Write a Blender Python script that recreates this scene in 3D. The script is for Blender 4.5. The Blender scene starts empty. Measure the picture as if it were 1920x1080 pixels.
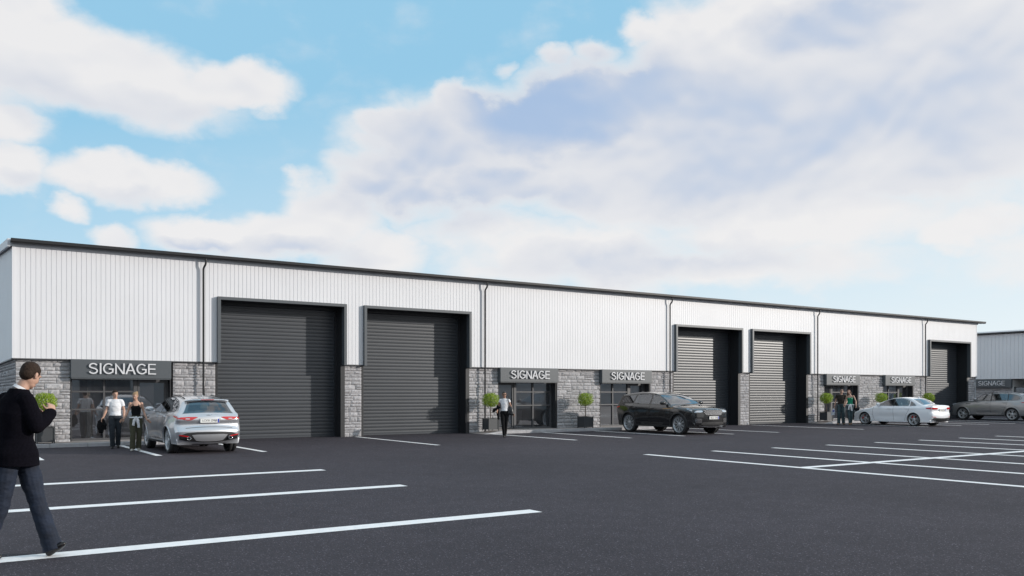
import bpy, bmesh, math, random
from mathutils import Vector, Matrix, noise as mnoise
R = math.radians
random.seed(7)
scene = bpy.context.scene
COL = scene.collection

# ------------------------------------------------------------------ camera
cd = bpy.data.cameras.new('camera'); cam = bpy.data.objects.new('camera', cd); COL.objects.link(cam)
cam.location = (0, 0, 1.6)
VA = math.atan(1100/1638)                      # view is turned this far from the facade's normal
cam.rotation_euler = (R(90), 0, -VA)
cd.sensor_width = 36; cd.lens = 36*1638/1920
cd.shift_y = (737-540)/1920
cd.clip_start = 0.1; cd.clip_end = 3000
scene.camera = cam

# ------------------------------------------------------------------ light
SUN = Vector((1.0, -0.8, 0.335)).normalized()
SUN_EL = math.asin(SUN.z)
sd = bpy.data.lights.new('sun', 'SUN'); sd.energy = 3.35; sd.angle = R(0.5); sd.color = (1.0, 0.94, 0.87)
sun = bpy.data.objects.new('sun', sd); COL.objects.link(sun)
sun.rotation_euler = SUN.to_track_quat('Z', 'Y').to_euler(); sun.location = (20, -20, 20)
scene.view_settings.view_transform = 'Standard'; scene.view_settings.look = 'None'
scene.view_settings.exposure = 0.0; scene.view_settings.gamma = 1

# ------------------------------------------------------------------ world: Nishita sky with clouds by direction
world = bpy.data.worlds.new('World'); scene.world = world; world.use_nodes = True
wn = world.node_tree; wn.nodes.clear(); WL = wn.links
def N(t, **k):
    n = wn.nodes.new(t)
    for a, b in k.items(): setattr(n, a, b)
    return n
def setin(n, i, v):
    if hasattr(v, 'is_output') or isinstance(v, bpy.types.NodeSocket): WL.new(v, n.inputs[i])
    else: n.inputs[i].default_value = v
def M(op, a, b=0.0, c=None, clamp=False):
    n = N('ShaderNodeMath', operation=op, use_clamp=clamp); setin(n, 0, a); setin(n, 1, b)
    if c is not None: setin(n, 2, c)
    return n.outputs[0]
def VM(op, a, b=None, out=0, scale=None):
    n = N('ShaderNodeVectorMath', operation=op); setin(n, 0, a)
    if b is not None: setin(n, 1, b)
    if scale is not None: setin(n, 3, scale)
    return n.outputs[out]
def sstep(v, lo, hi):
    n = N('ShaderNodeMapRange', interpolation_type='SMOOTHSTEP'); setin(n, 0, v); n.inputs[1].default_value = lo; n.inputs[2].default_value = hi
    return n.outputs[0]
tc = N('ShaderNodeTexCoord'); sep = N('ShaderNodeSeparateXYZ'); WL.new(tc.outputs['Generated'], sep.inputs[0])
azn = M('SUBTRACT', M('ARCTAN2', sep.outputs[0], sep.outputs[1]), VA)
eln = M('ARCSINE', sep.outputs[2])
cx = N('ShaderNodeCombineXYZ'); WL.new(azn, cx.inputs[0]); WL.new(eln, cx.inputs[1]); P0 = cx.outputs[0]
def ae(px, py):                                 # a direction, in azimuth and elevation
    return math.atan((px-960)/1638), math.atan((737-py)/math.hypot(1638, px-960))
def fbm(vec, scale, detail, rough, dist=0.0):
    n = N('ShaderNodeTexNoise'); n.noise_dimensions = '3D'; WL.new(vec, n.inputs['Vector'])
    n.inputs['Scale'].default_value = scale; n.inputs['Detail'].default_value = detail
    n.inputs['Roughness'].default_value = rough; n.inputs['Distortion'].default_value = dist
    return n
PS = VM('MULTIPLY', P0, (1.0, 1.55, 1.0))
warp = fbm(PS, 13.0, 6, .55)
PW = VM('ADD', P0, VM('SCALE', VM('SUBTRACT', warp.outputs['Color'], (.5, .5, .5)), scale=0.055))
def blob(px, py, rx, ry, w, src):
    a, e = ae(px, py)
    d = VM('MULTIPLY', VM('SUBTRACT', src, (a, e, 0)), (1638/rx, 1638/ry, 0))
    q = VM('DOT_PRODUCT', d, d, out=1)
    return M('MULTIPLY', M('SUBTRACT', 1.0, q, clamp=True), w)
def field(lst, src, op='MAXIMUM'):
    o = None
    for b in lst:
        v = blob(*b, src)
        o = v if o is None else M(op, o, v)
    return o
CLOUDS = [(110,120,250,95,.95),(20,40,110,110,1.0),(290,165,190,80,.85),(440,165,130,58,1.0),(300,215,220,40,.45),(0,232,80,50,.85),(25,315,70,46,.85),
          (235,335,150,48,.9),(330,345,90,36,.7),(130,390,38,24,.7),(205,438,52,30,.8),
          (390,432,150,42,.9),(540,445,170,60,.95),(620,400,120,80,.9),(670,350,80,50,.8),(555,345,30,18,.5),(700,470,130,60,.8),
          (745,240,95,50,1.0),(700,280,70,45,.7),(860,195,85,42,1.0),(900,290,300,130,1.1),(760,330,180,90,.9),(1150,230,260,140,1.1),
          (1045,112,40,30,.7),(1110,100,60,32,.75),(1200,55,60,45,.9),(1290,65,110,50,.9),(1420,110,320,150,1.1),(1560,20,330,90,.95),(1500,200,420,190,1.1),
          (1800,120,360,230,1.1),(1350,330,500,120,1.05),(1700,300,330,100,.95),(1480,420,420,70,.85),(1820,425,150,45,.8),(1880,300,60,70,.5),
          (950,130,26,18,.45),(1080,470,330,75,.75),(960,500,160,50,.65),(900,430,160,60,.6),(1800,360,160,80,.55),(1330,500,450,55,.75),(1530,480,160,50,.6),
          (-300,120,330,160,1.0),(2500,150,600,220,1.0),(2300,420,400,130,.7),(-500,350,300,90,.7)]
SHADE = [(1040,210,260,110,1.0),(1180,170,220,110,.70),(1560,60,190,80,.75),(820,270,200,90,.55),(900,370,360,75,.70),(760,300,160,60,.5),(1400,300,460,120,.62),(1300,220,420,160,.55),(1720,190,420,190,.62),(1560,240,380,120,.5),
         (200,215,260,55,.40),(30,150,140,60,.30),(1200,490,320,50,.60),(540,475,220,34,.55),(390,462,120,26,.6),(240,372,130,26,.4),(60,340,60,22,.35),(2500,200,500,200,.5)]
n1 = fbm(PS, 13.0, 9, .53, .15).outputs[0]
nl = fbm(PS, 6.0, 3, .5, .3).outputs[0]; nlb = fbm(VM('ADD', PS, (.0, .020, 0)), 6.0, 3, .5, .3).outputs[0]
f0 = field(CLOUDS, PW)
# clouds everywhere else in the sky too (behind and above the camera)
far = N('ShaderNodeMapRange'); setin(far, 0, M('ABSOLUTE', azn)); far.inputs[1].default_value = .75; far.inputs[2].default_value = 1.0
high = N('ShaderNodeMapRange'); setin(high, 0, eln); high.inputs[1].default_value = .5; high.inputs[2].default_value = .7
base = M('MULTIPLY', M('MAXIMUM', far.outputs[0], high.outputs[0]), sstep(fbm(PS, 2.3, 3, .5).outputs[0], .42, .6))
f0 = M('MAXIMUM', f0, base)
dens = M('ADD', f0, M('MULTIPLY', M('SUBTRACT', n1, .5), 1.0))
mask = sstep(dens, -.02, .68)
relief = M('MULTIPLY', M('SUBTRACT', nl, nlb), 2.6)
shade = M('MULTIPLY', field(SHADE, PW), M('ADD', .72, M('MULTIPLY', nl, .62)))
shade = M('ADD', shade, M('MULTIPLY', relief, -.7))
shade = M('ADD', shade, M('MULTIPLY', M('SUBTRACT', .5, n1), .15))
shade = M('MULTIPLY', shade, sstep(dens, .28, .75), clamp=True)
def mix(fac, a, b):
    n = N('ShaderNodeMix', data_type='RGBA'); setin(n, 0, fac)
    for i, v in ((6, a), (7, b)):
        if isinstance(v, tuple): n.inputs[i].default_value = (*v, 1)
        else: WL.new(v, n.inputs[i])
    return n.outputs[2]
sky = N('ShaderNodeTexSky'); sky.sky_type = 'NISHITA'; sky.sun_disc = False
sky.sun_elevation = SUN_EL; sky.sun_rotation = math.atan2(SUN.x, SUN.y)
sky.air_density = 1.0; sky.dust_density = 0.6; sky.ozone_density = 1.5
WB = 0.1
def w(c, k=1.0): return tuple(v*k/WB for v in c)
# clear air: the Nishita blue, thinned to white with nearness to the horizon and towards the right
hz = M('ADD', M('MULTIPLY', M('SUBTRACT', 1.0, M('MULTIPLY', eln, 2.7)), .76), M('MULTIPLY', azn, .42), clamp=True)
blue = mix(.88, sky.outputs[0], w((.33, .64, .87)))
clear = mix(hz, blue, w((.88, .94, .96)))
cloudc = mix(M('MULTIPLY', shade, 1.5, clamp=True), w((.855, .845, .85)), w((.62, .66, .75)))
cloudc = mix(sstep(shade, .38, 1.05), cloudc, w((.37, .51, .74)))
cloudc = mix(M('MULTIPLY', hz, .38, clamp=True), cloudc, w((.93, .92, .915)))
final = mix(M('MULTIPLY', mask, .97), clear, cloudc)
bg = N('ShaderNodeBackground'); WL.new(final, bg.inputs[0]); bg.inputs[1].default_value = WB
wo = N('ShaderNodeOutputWorld'); WL.new(bg.outputs[0], wo.inputs[0])

# ------------------------------------------------------------------ helpers
def link(o, parent=None):
    COL.objects.link(o)
    if parent is not None: o.parent = parent
    return o
def tag(o, label=None, cat=None, group=None, kind=None):
    if label: o['label'] = label
    if cat: o['category'] = cat
    if group: o['group'] = group
    if kind: o['kind'] = kind
    return o
def thing(name, label, cat, loc=(0,0,0), rz=0.0, group=None):
    o = bpy.data.objects.new(name, None); o.empty_display_size = .2
    o.location = loc; o.rotation_euler = (0, 0, rz); link(o)
    return tag(o, label, cat, group)
def obj(name, bm, mat, parent=None, smooth=False, angle=None):
    me = bpy.data.meshes.new(name)
    if isinstance(bm, bmesh.types.BMesh): bm.to_mesh(me); bm.free()
    else: me = bm
    me.name = name
    for m in (mat if isinstance(mat, (list, tuple)) else [mat]): me.materials.append(m)
    if smooth:
        me.polygons.foreach_set('use_smooth', [True]*len(me.polygons))
        if angle is not None: me.set_sharp_from_angle(angle=R(angle))
    return link(bpy.data.objects.new(name, me), parent)
def objs(name, bm, mat, parent=None):
    """one object per separate piece of the mesh"""
    bm.verts.index_update(); bm.verts.ensure_lookup_table(); seen = set(); out = []
    for v0 in bm.verts:
        if v0.index in seen: continue
        st = [v0]; isl = []; seen.add(v0.index)
        while st:
            v = st.pop(); isl.append(v)
            for e in v.link_edges:
                w_ = e.other_vert(v)
                if w_.index not in seen: seen.add(w_.index); st.append(w_)
        ids = {v.index: i for i, v in enumerate(isl)}; fs = {f for v in isl for f in v.link_faces}
        me = bpy.data.meshes.new(name); me.from_pydata([v.co.copy() for v in isl], [], [[ids[v.index] for v in f.verts] for f in fs])
        out.append(obj(name, me, mat, parent))
    bm.free(); return out
def struct(name, bm, mat): return tag(obj(name, bm, mat), kind='structure')
def dup(root, loc, rz=None, label=None):
    def cp(o, par):
        c = o.copy(); COL.objects.link(c); c.parent = par
        for ch in list(kids[o.name]): cp(ch, c)
        return c
    kids = {}
    def walk(o):
        kids[o.name] = list(o.children)
        for ch in o.children: walk(ch)
    walk(root)
    r = cp(root, None); r.location = loc
    if rz is not None: r.rotation_euler = (0, 0, rz)
    if label: r['label'] = label
    return r
def box(bm, x0, x1, y0, y1, z0, z1, bev=0.0, mi=0):
    vs = [bm.verts.new((x, y, z)) for x in (x0, x1) for y in (y0, y1) for z in (z0, z1)]
    fs = [bm.faces.new([vs[i] for i in f]) for f in ((0,1,3,2),(4,6,7,5),(0,4,5,1),(2,3,7,6),(0,2,6,4),(1,5,7,3))]
    for f in fs: f.material_index = mi
    if bev:
        es = list({e for f in fs for e in f.edges})
        bmesh.ops.bevel(bm, geom=es, offset=bev, segments=1, affect='EDGES')
    return vs
def poly(bm, pts, mi=0):
    f = bm.faces.new([bm.verts.new(p) for p in pts]); f.material_index = mi; return f
def prism(bm, pts, axis, a, b):
    """extrude a 2-D outline along an axis ('x','y','z')"""
    def P(p, t):
        return {'x': (t, p[0], p[1]), 'y': (p[0], t, p[1]), 'z': (p[0], p[1], t)}[axis]
    va = [bm.verts.new(P(p, a)) for p in pts]; vb = [bm.verts.new(P(p, b)) for p in pts]
    n = len(pts)
    for i in range(n): bm.faces.new((va[i], va[(i+1)%n], vb[(i+1)%n], vb[i]))
    bm.faces.new(va[::-1]); bm.faces.new(vb)
    bmesh.ops.recalc_face_normals(bm, faces=bm.faces)
def tube(bm, pts, r, n=10, side=None, cap=True):
    """tube through points; r = one radius, a list, or a list of (side, front) pairs"""
    pts = [Vector(p) for p in pts]; rings = []
    prev = None
    for i, p in enumerate(pts):
        t = (pts[min(i+1, len(pts)-1)] - pts[max(i-1, 0)]).normalized()
        ref = Vector(side) if side is not None else (prev if prev is not None else (Vector((1,0,0)) if abs(t.x) < .8 else Vector((0,1,0))))
        u = (ref - t*ref.dot(t)).normalized(); v = t.cross(u); prev = u
        q = r[i] if isinstance(r, (list, tuple)) else r
        a, b = q if isinstance(q, (list, tuple)) else (q, q)
        rings.append([bm.verts.new(p + u*a*math.cos(2*math.pi*k/n) + v*b*math.sin(2*math.pi*k/n)) for k in range(n)])
    for A, B in zip(rings, rings[1:]):
        for k in range(n): bm.faces.new((A[k], A[(k+1)%n], B[(k+1)%n], B[k]))
    if cap: bm.faces.new(rings[0][::-1]); bm.faces.new(rings[-1])
    return rings

# ------------------------------------------------------------------ materials
def mat(name, col, rough=.6, metal=0.0, spec=.5, coat=0.0, coat_r=.05, noise=None, bump=None, emit=None):
    """noise=(scale, amount[, detail]) varies the base colour; bump=(scale, distance[, detail])"""
    m = bpy.data.materials.new(name); m.use_nodes = True; nt = m.node_tree; b = nt.nodes['Principled BSDF']
    b.inputs['Base Color'].default_value = (*col, 1); b.inputs['Roughness'].default_value = rough
    b.inputs['Metallic'].default_value = metal; b.inputs['Specular IOR Level'].default_value = spec
    b.inputs['Coat Weight'].default_value = coat; b.inputs['Coat Roughness'].default_value = coat_r
    if noise or bump:
        t = nt.nodes.new('ShaderNodeTexCoord')
    if noise:
        n = nt.nodes.new('ShaderNodeTexNoise'); n.inputs['Scale'].default_value = noise[0]
        n.inputs['Detail'].default_value = noise[2] if len(noise) > 2 else 4
        nt.links.new(t.outputs['Object'], n.inputs['Vector'])
        mr = nt.nodes.new('ShaderNodeMapRange'); mr.inputs[1].default_value = .3; mr.inputs[2].default_value = .7
        mr.inputs[3].default_value = 1-noise[1]; mr.inputs[4].default_value = 1+noise[1]
        nt.links.new(n.outputs[0], mr.inputs[0])
        mx = nt.nodes.new('ShaderNodeVectorMath'); mx.operation = 'SCALE'; mx.inputs[0].default_value = col
        nt.links.new(mr.outputs[0], mx.inputs[3]); nt.links.new(mx.outputs[0], b.inputs['Base Color'])
    if bump:
        n = nt.nodes.new('ShaderNodeTexNoise'); n.inputs['Scale'].default_value = bump[0]; n.inputs['Detail'].default_value = bump[2] if len(bump) > 2 else 3
        nt.links.new(t.outputs['Object'], n.inputs['Vector'])
        bp = nt.nodes.new('ShaderNodeBump'); bp.inputs['Distance'].default_value = bump[1]
        nt.links.new(n.outputs[0], bp.inputs['Height']); nt.links.new(bp.outputs[0], b.inputs['Normal'])
    if emit:
        b.inputs['Emission Color'].default_value = (*col, 1); b.inputs['Emission Strength'].default_value = emit
    return m
def glassmat(name, tint, refl=.5, rough=.02, trans=.6, film=.011):
    """thin pane: fresnel reflection over a tinted see-through film"""
    m = bpy.data.materials.new(name); m.use_nodes = True; nt = m.node_tree; nt.nodes.clear()
    g = nt.nodes.new('ShaderNodeBsdfGlossy'); g.inputs['Roughness'].default_value = rough; g.inputs['Color'].default_value = (.92,.95,1,1)
    t = nt.nodes.new('ShaderNodeBsdfTransparent'); t.inputs['Color'].default_value = (*tint, 1)
    d = nt.nodes.new('ShaderNodeBsdfDiffuse'); d.inputs['Color'].default_value = (film,film,film*1.1,1)
    m1 = nt.nodes.new('ShaderNodeMixShader'); m1.inputs[0].default_value = trans
    nt.links.new(d.outputs[0], m1.inputs[1]); nt.links.new(t.outputs[0], m1.inputs[2])
    lw = nt.nodes.new('ShaderNodeFresnel'); lw.inputs[0].default_value = 1.5
    mu = nt.nodes.new('ShaderNodeMath'); mu.operation = 'MULTIPLY_ADD'; mu.use_clamp = True
    mu.inputs[1].default_value = 1.6; mu.inputs[2].default_value = refl; nt.links.new(lw.outputs[0], mu.inputs[0])
    m2 = nt.nodes.new('ShaderNodeMixShader'); nt.links.new(mu.outputs[0], m2.inputs[0])
    nt.links.new(m1.outputs[0], m2.inputs[1]); nt.links.new(g.outputs[0], m2.inputs[2])
    o = nt.nodes.new('ShaderNodeOutputMaterial'); nt.links.new(m2.outputs[0], o.inputs[0])
    return m

def asphalt():
    m = bpy.data.materials.new('asphalt'); m.use_nodes = True; nt = m.node_tree; b = nt.nodes['Principled BSDF']; L = nt.links
    tcn = nt.nodes.new('ShaderNodeTexCoord')
    def nz(s, d, r=.5):
        n = nt.nodes.new('ShaderNodeTexNoise'); n.inputs['Scale'].default_value = s; n.inputs['Detail'].default_value = d; n.inputs['Roughness'].default_value = r
        L.new(tcn.outputs['Object'], n.inputs['Vector']); return n.outputs[0]
    def rng(v, a, b_, c, d):
        n = nt.nodes.new('ShaderNodeMapRange'); L.new(v, n.inputs[0])
        for i, x in enumerate((a, b_, c, d)): n.inputs[i+1].default_value = x
        return n.outputs[0]
    def mul(a, c, op='MULTIPLY'):
        n = nt.nodes.new('ShaderNodeMath'); n.operation = op; L.new(a, n.inputs[0])
        if isinstance(c, float): n.inputs[1].default_value = c
        else: L.new(c, n.inputs[1])
        return n.outputs[0]
    big = rng(nz(.22, 5, .6), .3, .7, .86, 1.14)
    mid = rng(nz(2.6, 4, .6), .3, .7, .90, 1.12)
    fine = rng(nz(30, 4, .75), .3, .7, .58, 1.42)
    vo = nt.nodes.new('ShaderNodeTexVoronoi'); vo.inputs['Scale'].default_value = 56; L.new(tcn.outputs['Object'], vo.inputs['Vector'])
    sp = nt.nodes.new('ShaderNodeSeparateColor'); L.new(vo.outputs['Color'], sp.inputs[0])
    stone = rng(sp.outputs[0], .80, .96, 0, 1.0)           # a few pale chips of aggregate
    core = rng(vo.outputs['Distance'], .25, .5, 1.0, 0.0)
    chips = mul(stone, core)
    v = mul(mul(big, mid), fine)
    v = mul(v, mul(mul(chips, 3.4), 1.0, 'ADD'))
    sc = nt.nodes.new('ShaderNodeVectorMath'); sc.operation = 'SCALE'; sc.inputs[0].default_value = (.050, .0445, .0525)
    L.new(v, sc.inputs[3]); L.new(sc.outputs[0], b.inputs['Base Color'])
    b.inputs['Roughness'].default_value = .85; b.inputs['Specular IOR Level'].default_value = .2
    bp = nt.nodes.new('ShaderNodeBump'); bp.inputs['Distance'].default_value = .004; bp.inputs['Strength'].default_value = .6
    L.new(vo.outputs['Distance'], bp.inputs['Height']); L.new(bp.outputs[0], b.inputs['Normal'])
    return m
def stonemat():
    m = bpy.data.materials.new('grey_stone'); m.use_nodes = True; nt = m.node_tree; b = nt.nodes['Principled BSDF']; L = nt.links
    at = nt.nodes.new('ShaderNodeAttribute'); at.attribute_name = 'tone'
    tcn = nt.nodes.new('ShaderNodeTexCoord')
    n = nt.nodes.new('ShaderNodeTexNoise'); n.inputs['Scale'].default_value = 14; n.inputs['Detail'].default_value = 7; n.inputs['Roughness'].default_value = .65; L.new(tcn.outputs['Object'], n.inputs['Vector'])
    mr = nt.nodes.new('ShaderNodeMapRange'); L.new(n.outputs[0], mr.inputs[0]); mr.inputs[1].default_value = .3; mr.inputs[2].default_value = .7; mr.inputs[3].default_value = .78; mr.inputs[4].default_value = 1.16
    mu = nt.nodes.new('ShaderNodeMath'); mu.operation = 'MULTIPLY'; L.new(at.outputs['Fac'], mu.inputs[0]); L.new(mr.outputs[0], mu.inputs[1])
    sc = nt.nodes.new('ShaderNodeVectorMath'); sc.operation = 'SCALE'; sc.inputs[0].default_value = (.415, .405, .415); L.new(mu.outputs[0], sc.inputs[3])
    L.new(sc.outputs[0], b.inputs['Base Color']); b.inputs['Roughness'].default_value = .9
    bp = nt.nodes.new('ShaderNodeBump'); bp.inputs['Distance'].default_value = .015; bp.inputs['Strength'].default_value = .6
    L.new(n.outputs[0], bp.inputs['Height']); L.new(bp.outputs[0], b.inputs['Normal'])
    return m

MT = dict(
 asphalt=asphalt(), stone=stonemat(),
 paint=mat('white_road_paint', (.90,.895,.89), .7, noise=(9, .07, 6)),
 kerb=mat('pale_concrete', (.42,.41,.42), .85, noise=(6, .12, 6)),
 paving=mat('paving', (.36,.32,.30), .85, noise=(5, .10, 6)),
 clad=mat('white_cladding', (.74,.74,.76), .42, spec=.4, noise=(.7, .02, 3)),
 trim=mat('light_grey_trim', (.62,.63,.66), .4),
 gutter=mat('black_gutter', (.022,.022,.024), .35),
 grey=mat('anthracite_steel', (.085,.095,.105), .42, spec=.5, bump=(160, .0006)),
 shutter=mat('anthracite_shutter', (.047,.053,.062), .38, spec=.6, noise=(1.2, .05, 3)),
 frame=mat('dark_aluminium', (.085,.085,.09), .4),
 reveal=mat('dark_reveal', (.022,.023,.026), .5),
 slot=mat('dark_joint', (.012,.012,.014), .7),
 roof=mat('roof_sheet', (.50,.51,.53), .5),
 letters=mat('brushed_letters', (.68,.68,.70), .35, metal=.0),
 inner=mat('inner_wall', (.72,.70,.68), .8), innerfloor=mat('inner_floor', (.4,.4,.4), .6),
 innerlight=mat('inner_panel', (.85,.85,.84), .8),
 pane=glassmat('window_pane', (.82,.82,.82), .24, .004, .72, .11),
 planter=mat('dark_planter', (.055,.058,.062), .45, bump=(300, .0006)),
 soil=mat('soil', (.05,.035,.025), .95),
 bark=mat('thin_bark', (.13,.09,.065), .85, noise=(30, .2)),
)
def leafmat(name, a, b_):
    m = bpy.data.materials.new(name); m.use_nodes = True; nt = m.node_tree; b = nt.nodes['Principled BSDF']
    at = nt.nodes.new('ShaderNodeAttribute'); at.attribute_name = 'tone'
    mx = nt.nodes.new('ShaderNodeMix'); mx.data_type = 'RGBA'; mx.inputs[6].default_value = (*a, 1); mx.inputs[7].default_value = (*b_, 1)
    nt.links.new(at.outputs['Fac'], mx.inputs[0]); nt.links.new(mx.outputs[2], b.inputs['Base Color'])
    b.inputs['Roughness'].default_value = .5; b.inputs['Subsurface Weight'].default_value = 0
    tr = nt.nodes.new('ShaderNodeBsdfTranslucent'); nt.links.new(mx.outputs[2], tr.inputs[0])
    ms = nt.nodes.new('ShaderNodeMixShader'); ms.inputs[0].default_value = .3
    nt.links.new(b.outputs[0], ms.inputs[1]); nt.links.new(tr.outputs[0], ms.inputs[2]); nt.links.new(ms.outputs[0], nt.nodes['Material Output'].inputs[0])
    return m
MT['leaf'] = leafmat('box_leaf', (.16,.26,.018), (.42,.55,.05))
# ================================================================== ground
YC = 29.72          # plane of the cladding; the stone base stands 0.10 behind it
YS = 29.82
bm = bmesh.new(); poly(bm, [(-400,-400,0),(700,-400,0),(700,700,0),(-400,700,0)])
struct('car_park', bm, MT['asphalt'])
bm = bmesh.new()
def mark(x0, x1, y0, y1): poly(bm, [(x0,y0,.004),(x1,y0,.004),(x1,y1,.004),(x0,y1,.004)])
def along(x, y0, y1, w_): mark(x-w_/2, x+w_/2, y0, y1)
for y in (9.66, 13.60, 17.28): mark(-6, 6.88, y-.15, y+.15)
for k in range(15):
    along(15.57 + 2.5*k, 7.15, 11.94, .22); along(15.57 + 2.5*k, 12.19, 16.95, .22)
mark(15.46, 50.7, 11.94, 12.19)
for x in (-2.6, -.1, 2.28, 4.95, 7.67): along(x, 23.5, 28.68 if x != 7.67 else 29.6, .16)
along(13.07, 23.5, 29.7, .16)
for x in (18.35, 20.8, 23.45, 26.1, 28.75): along(x, 23.4, 28.68 if x > 19 and x < 28 else 29.6, .17)
for x in (34.3, 39.35, 42.2, 44.8, 47.4, 50.2, 55.6): along(x, 23.3, 28.68 if 40 < x < 50 else 29.6, .18)
struct('road_markings', bm, MT['paint'])
def pavement(x0, x1, name='pavement'):
    # raised strip in front of a shop, its ends dropping to the yard
    bm = bmesh.new()
    n = max(2, int((x1-x0)/.915)); rl = (x1-x0)/n
    prof = [(x0, .0), (x0+rl, .11), (x1-rl, .11), (x1, .0)]
    yf, yk = 28.72, 28.86
    def strip(ya, yb, zf):
        vs = [[bm.verts.new((x, y, z*zf + .002)) for x, z in prof] for y in (ya, yb)]
        for i in range(3): bm.faces.new((vs[0][i], vs[0][i+1], vs[1][i+1], vs[1][i]))
    strip(yk, YS+.5, 1.0)
    p = struct(name, bm, MT['paving'])
    bm = bmesh.new()
    g = .006
    def hz(x): return .11*min(1, max(0, (x-x0)/rl), max(0, (x1-x)/rl))
    for i in range(n):
        a = x0 + (x1-x0)*i/n + g; b = x0 + (x1-x0)*(i+1)/n - g
        za, zb = hz(a)+.004, hz(b)+.004
        v = [bm.verts.new(q) for q in ((a,yf,0),(b,yf,0),(b,yf,zb-.012),(a,yf,za-.012),(a,yf+.012,za),(b,yf+.012,zb),(b,yk,zb),(a,yk,za),(a,yk,0),(b,yk,0))]
        for f in ((0,1,2,3),(3,2,5,4),(4,5,6,7),(7,6,9,8),(0,3,4,7,8),(1,9,6,5,2)): bm.faces.new([v[i] for i in f])
    k = struct('kerb', bm, MT['kerb'])
pavement(-1.0, 8.05); pavement(18.0, 28.95); pavement(39.0, 50.05)

# ================================================================== warehouse
XA, XB = 2.15, 55.64        # ends of the front wall
ZE = 6.04; ZB = 2.64        # eave, bottom of the cladding
DOORS = [(8.08,12.67),(13.36,17.95),(29.11,33.70),(34.38,38.97),(50.16,54.76)]
SHOPS = [(3.70,6.65,0),(19.34,22.28,1),(24.68,27.63,0),(40.34,43.35,1),(45.69,48.70,0)]
PIPES = [7.62, 18.59, 28.74, 39.55, 49.71]
wh = thing('warehouse', 'long row of white industrial units with dark roller shutters and a grey stone base', 'warehouse', ((XA+XB)/2, YC, 0))
def wobj(name, bm, mt, par=None, **k):
    o = obj(name, bm, mt, None, **k); p = par or wh
    o.parent = p; o.matrix_parent_inverse = Matrix.Translation(-Vector(wh.location)) if p is wh else Matrix()
    return o
def wsplit(name, bm, mt):
    for o in objs(name, bm, mt, wh): o.matrix_parent_inverse = Matrix.Translation(-Vector(wh.location))
# parts keep world-space meshes: parent them with the inverse of the Empty's place
def cladding(bm, x0, x1, y, ztop, zbot, openings, pitch=.1375, gw=.015, gd=.011):
    """vertical ribbed sheet in the plane y; openings = [(xa, xb, ztop_of_opening)]"""
    xs = []
    x = x0
    while x < x1-1e-6:
        xe = min(x+pitch, x1)
        xs += [(x, 0), (max(x, xe-gw), 0), (max(x, xe-gw*.8), gd), (max(x, xe-gw*.2), gd)]
        x = xe
    xs.append((x1, 0))
    cuts = sorted({v for o in openings for v in o[:2]})
    pts = []
    for a, b in zip(xs, xs[1:]):
        pts.append(a)
        for c in cuts:
            if a[0] < c < b[0]: pts.append((c, a[1]))
    pts.append(xs[-1])
    for a, b in zip(pts, pts[1:]):
        if b[0]-a[0] < 1e-5 and abs(a[1]-b[1]) < 1e-6: continue
        mid = (a[0]+b[0])/2; zb = zbot(mid) if callable(zbot) else zbot; zt = ztop
        for o in openings:
            if o[0] <= mid <= o[1]: zb = o[2]
        poly(bm, [(a[0],y+a[1],zb),(b[0],y+b[1],zb),(b[0],y+b[1],zt),(a[0],y+a[1],zt)])
bm = bmesh.new(); cladding(bm, XA+.06, XB-.06, YC, 5.99, ZB, [(a+.05, b-.05, 4.78) for a, b in DOORS])
wobj('front_cladding', bm, MT['clad'])
bm = bmesh.new()     # corner flashings, drip flashing under the sheets
box(bm, XA-.02, XA+.06, YC-.012, YC+.08, ZB, 5.99); box(bm, XB-.06, XB+.02, YC-.012, YC+.08, ZB, 5.99)
wsplit('corner_flashing', bm, MT['clad'])
bm = bmesh.new()
edges = [XA] + [v for d in DOORS for v in d] + [XB]
for a, b in zip(edges[::2], edges[1::2]): box(bm, a, b, YC-.018, YC+.11, ZB-.035, ZB-.001)
box(bm, XA-.03, XA+.10, YC+.11, 60, ZB-.035, ZB-.001)
wsplit('drip_flashing', bm, MT['frame'])
# end wall (faces -X) and its verge, roof
PITCH = math.tan(R(4.5)); YR = 44.9; ZR = 6.10 + (YR-YC)*PITCH
bm = bmesh.new()
y = YC; pitch = .1375
while y < 60:
    ye = min(y+pitch, 60); 
    def zt(v): return 6.0 + ((v-YC) if v < YR else (2*YR-YC-v))*PITCH
    for a, b, da, db in ((y, ye-.017, 0, 0), (ye-.017, ye-.013, 0, .016), (ye-.013, ye-.004, .016, .016), (ye-.004, ye, .016, 0)):
        poly(bm, [(XA+db, b, ZB), (XA+da, a, ZB), (XA+da, a, zt(a)), (XA+db, b, zt(b))])
    y = ye
wobj('end_cladding', bm, MT['clad'])
bm = bmesh.new()
poly(bm, [(XB, YC+.05, 0), (XB, 60, 0), (XB, 60, 6.0), (XB, YR, ZR-.1), (XB, YC+.05, 6.0)])
poly(bm, [(XA, 60, 0), (XB, 60, 0), (XB, 60, 6.0), (XA, 60, 6.0)])
wobj('rear_wall', bm, MT['clad'])
bm = bmesh.new()
prism(bm, [(YC-.10, 6.095), (YR, ZR), (60.1, 6.095), (60.1, 6.145), (YR, ZR+.05), (YC-.10, 6.145)], 'x', XA-.06, XB+.60)
wobj('roof', bm, MT['roof'])
bm = bmesh.new()
prism(bm, [(YC-.06, 5.93), (YR, ZR-.16), (YR, ZR+.07), (YC-.06, 6.165)], 'x', XA-.14, XA-.07)
prism(bm, [(YR, ZR-.16), (60.1, 5.93), (60.1, 6.165), (YR, ZR+.07)], 'x', XA-.14, XA-.07)
wsplit('verge_flashing', bm, MT['trim'])
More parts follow.
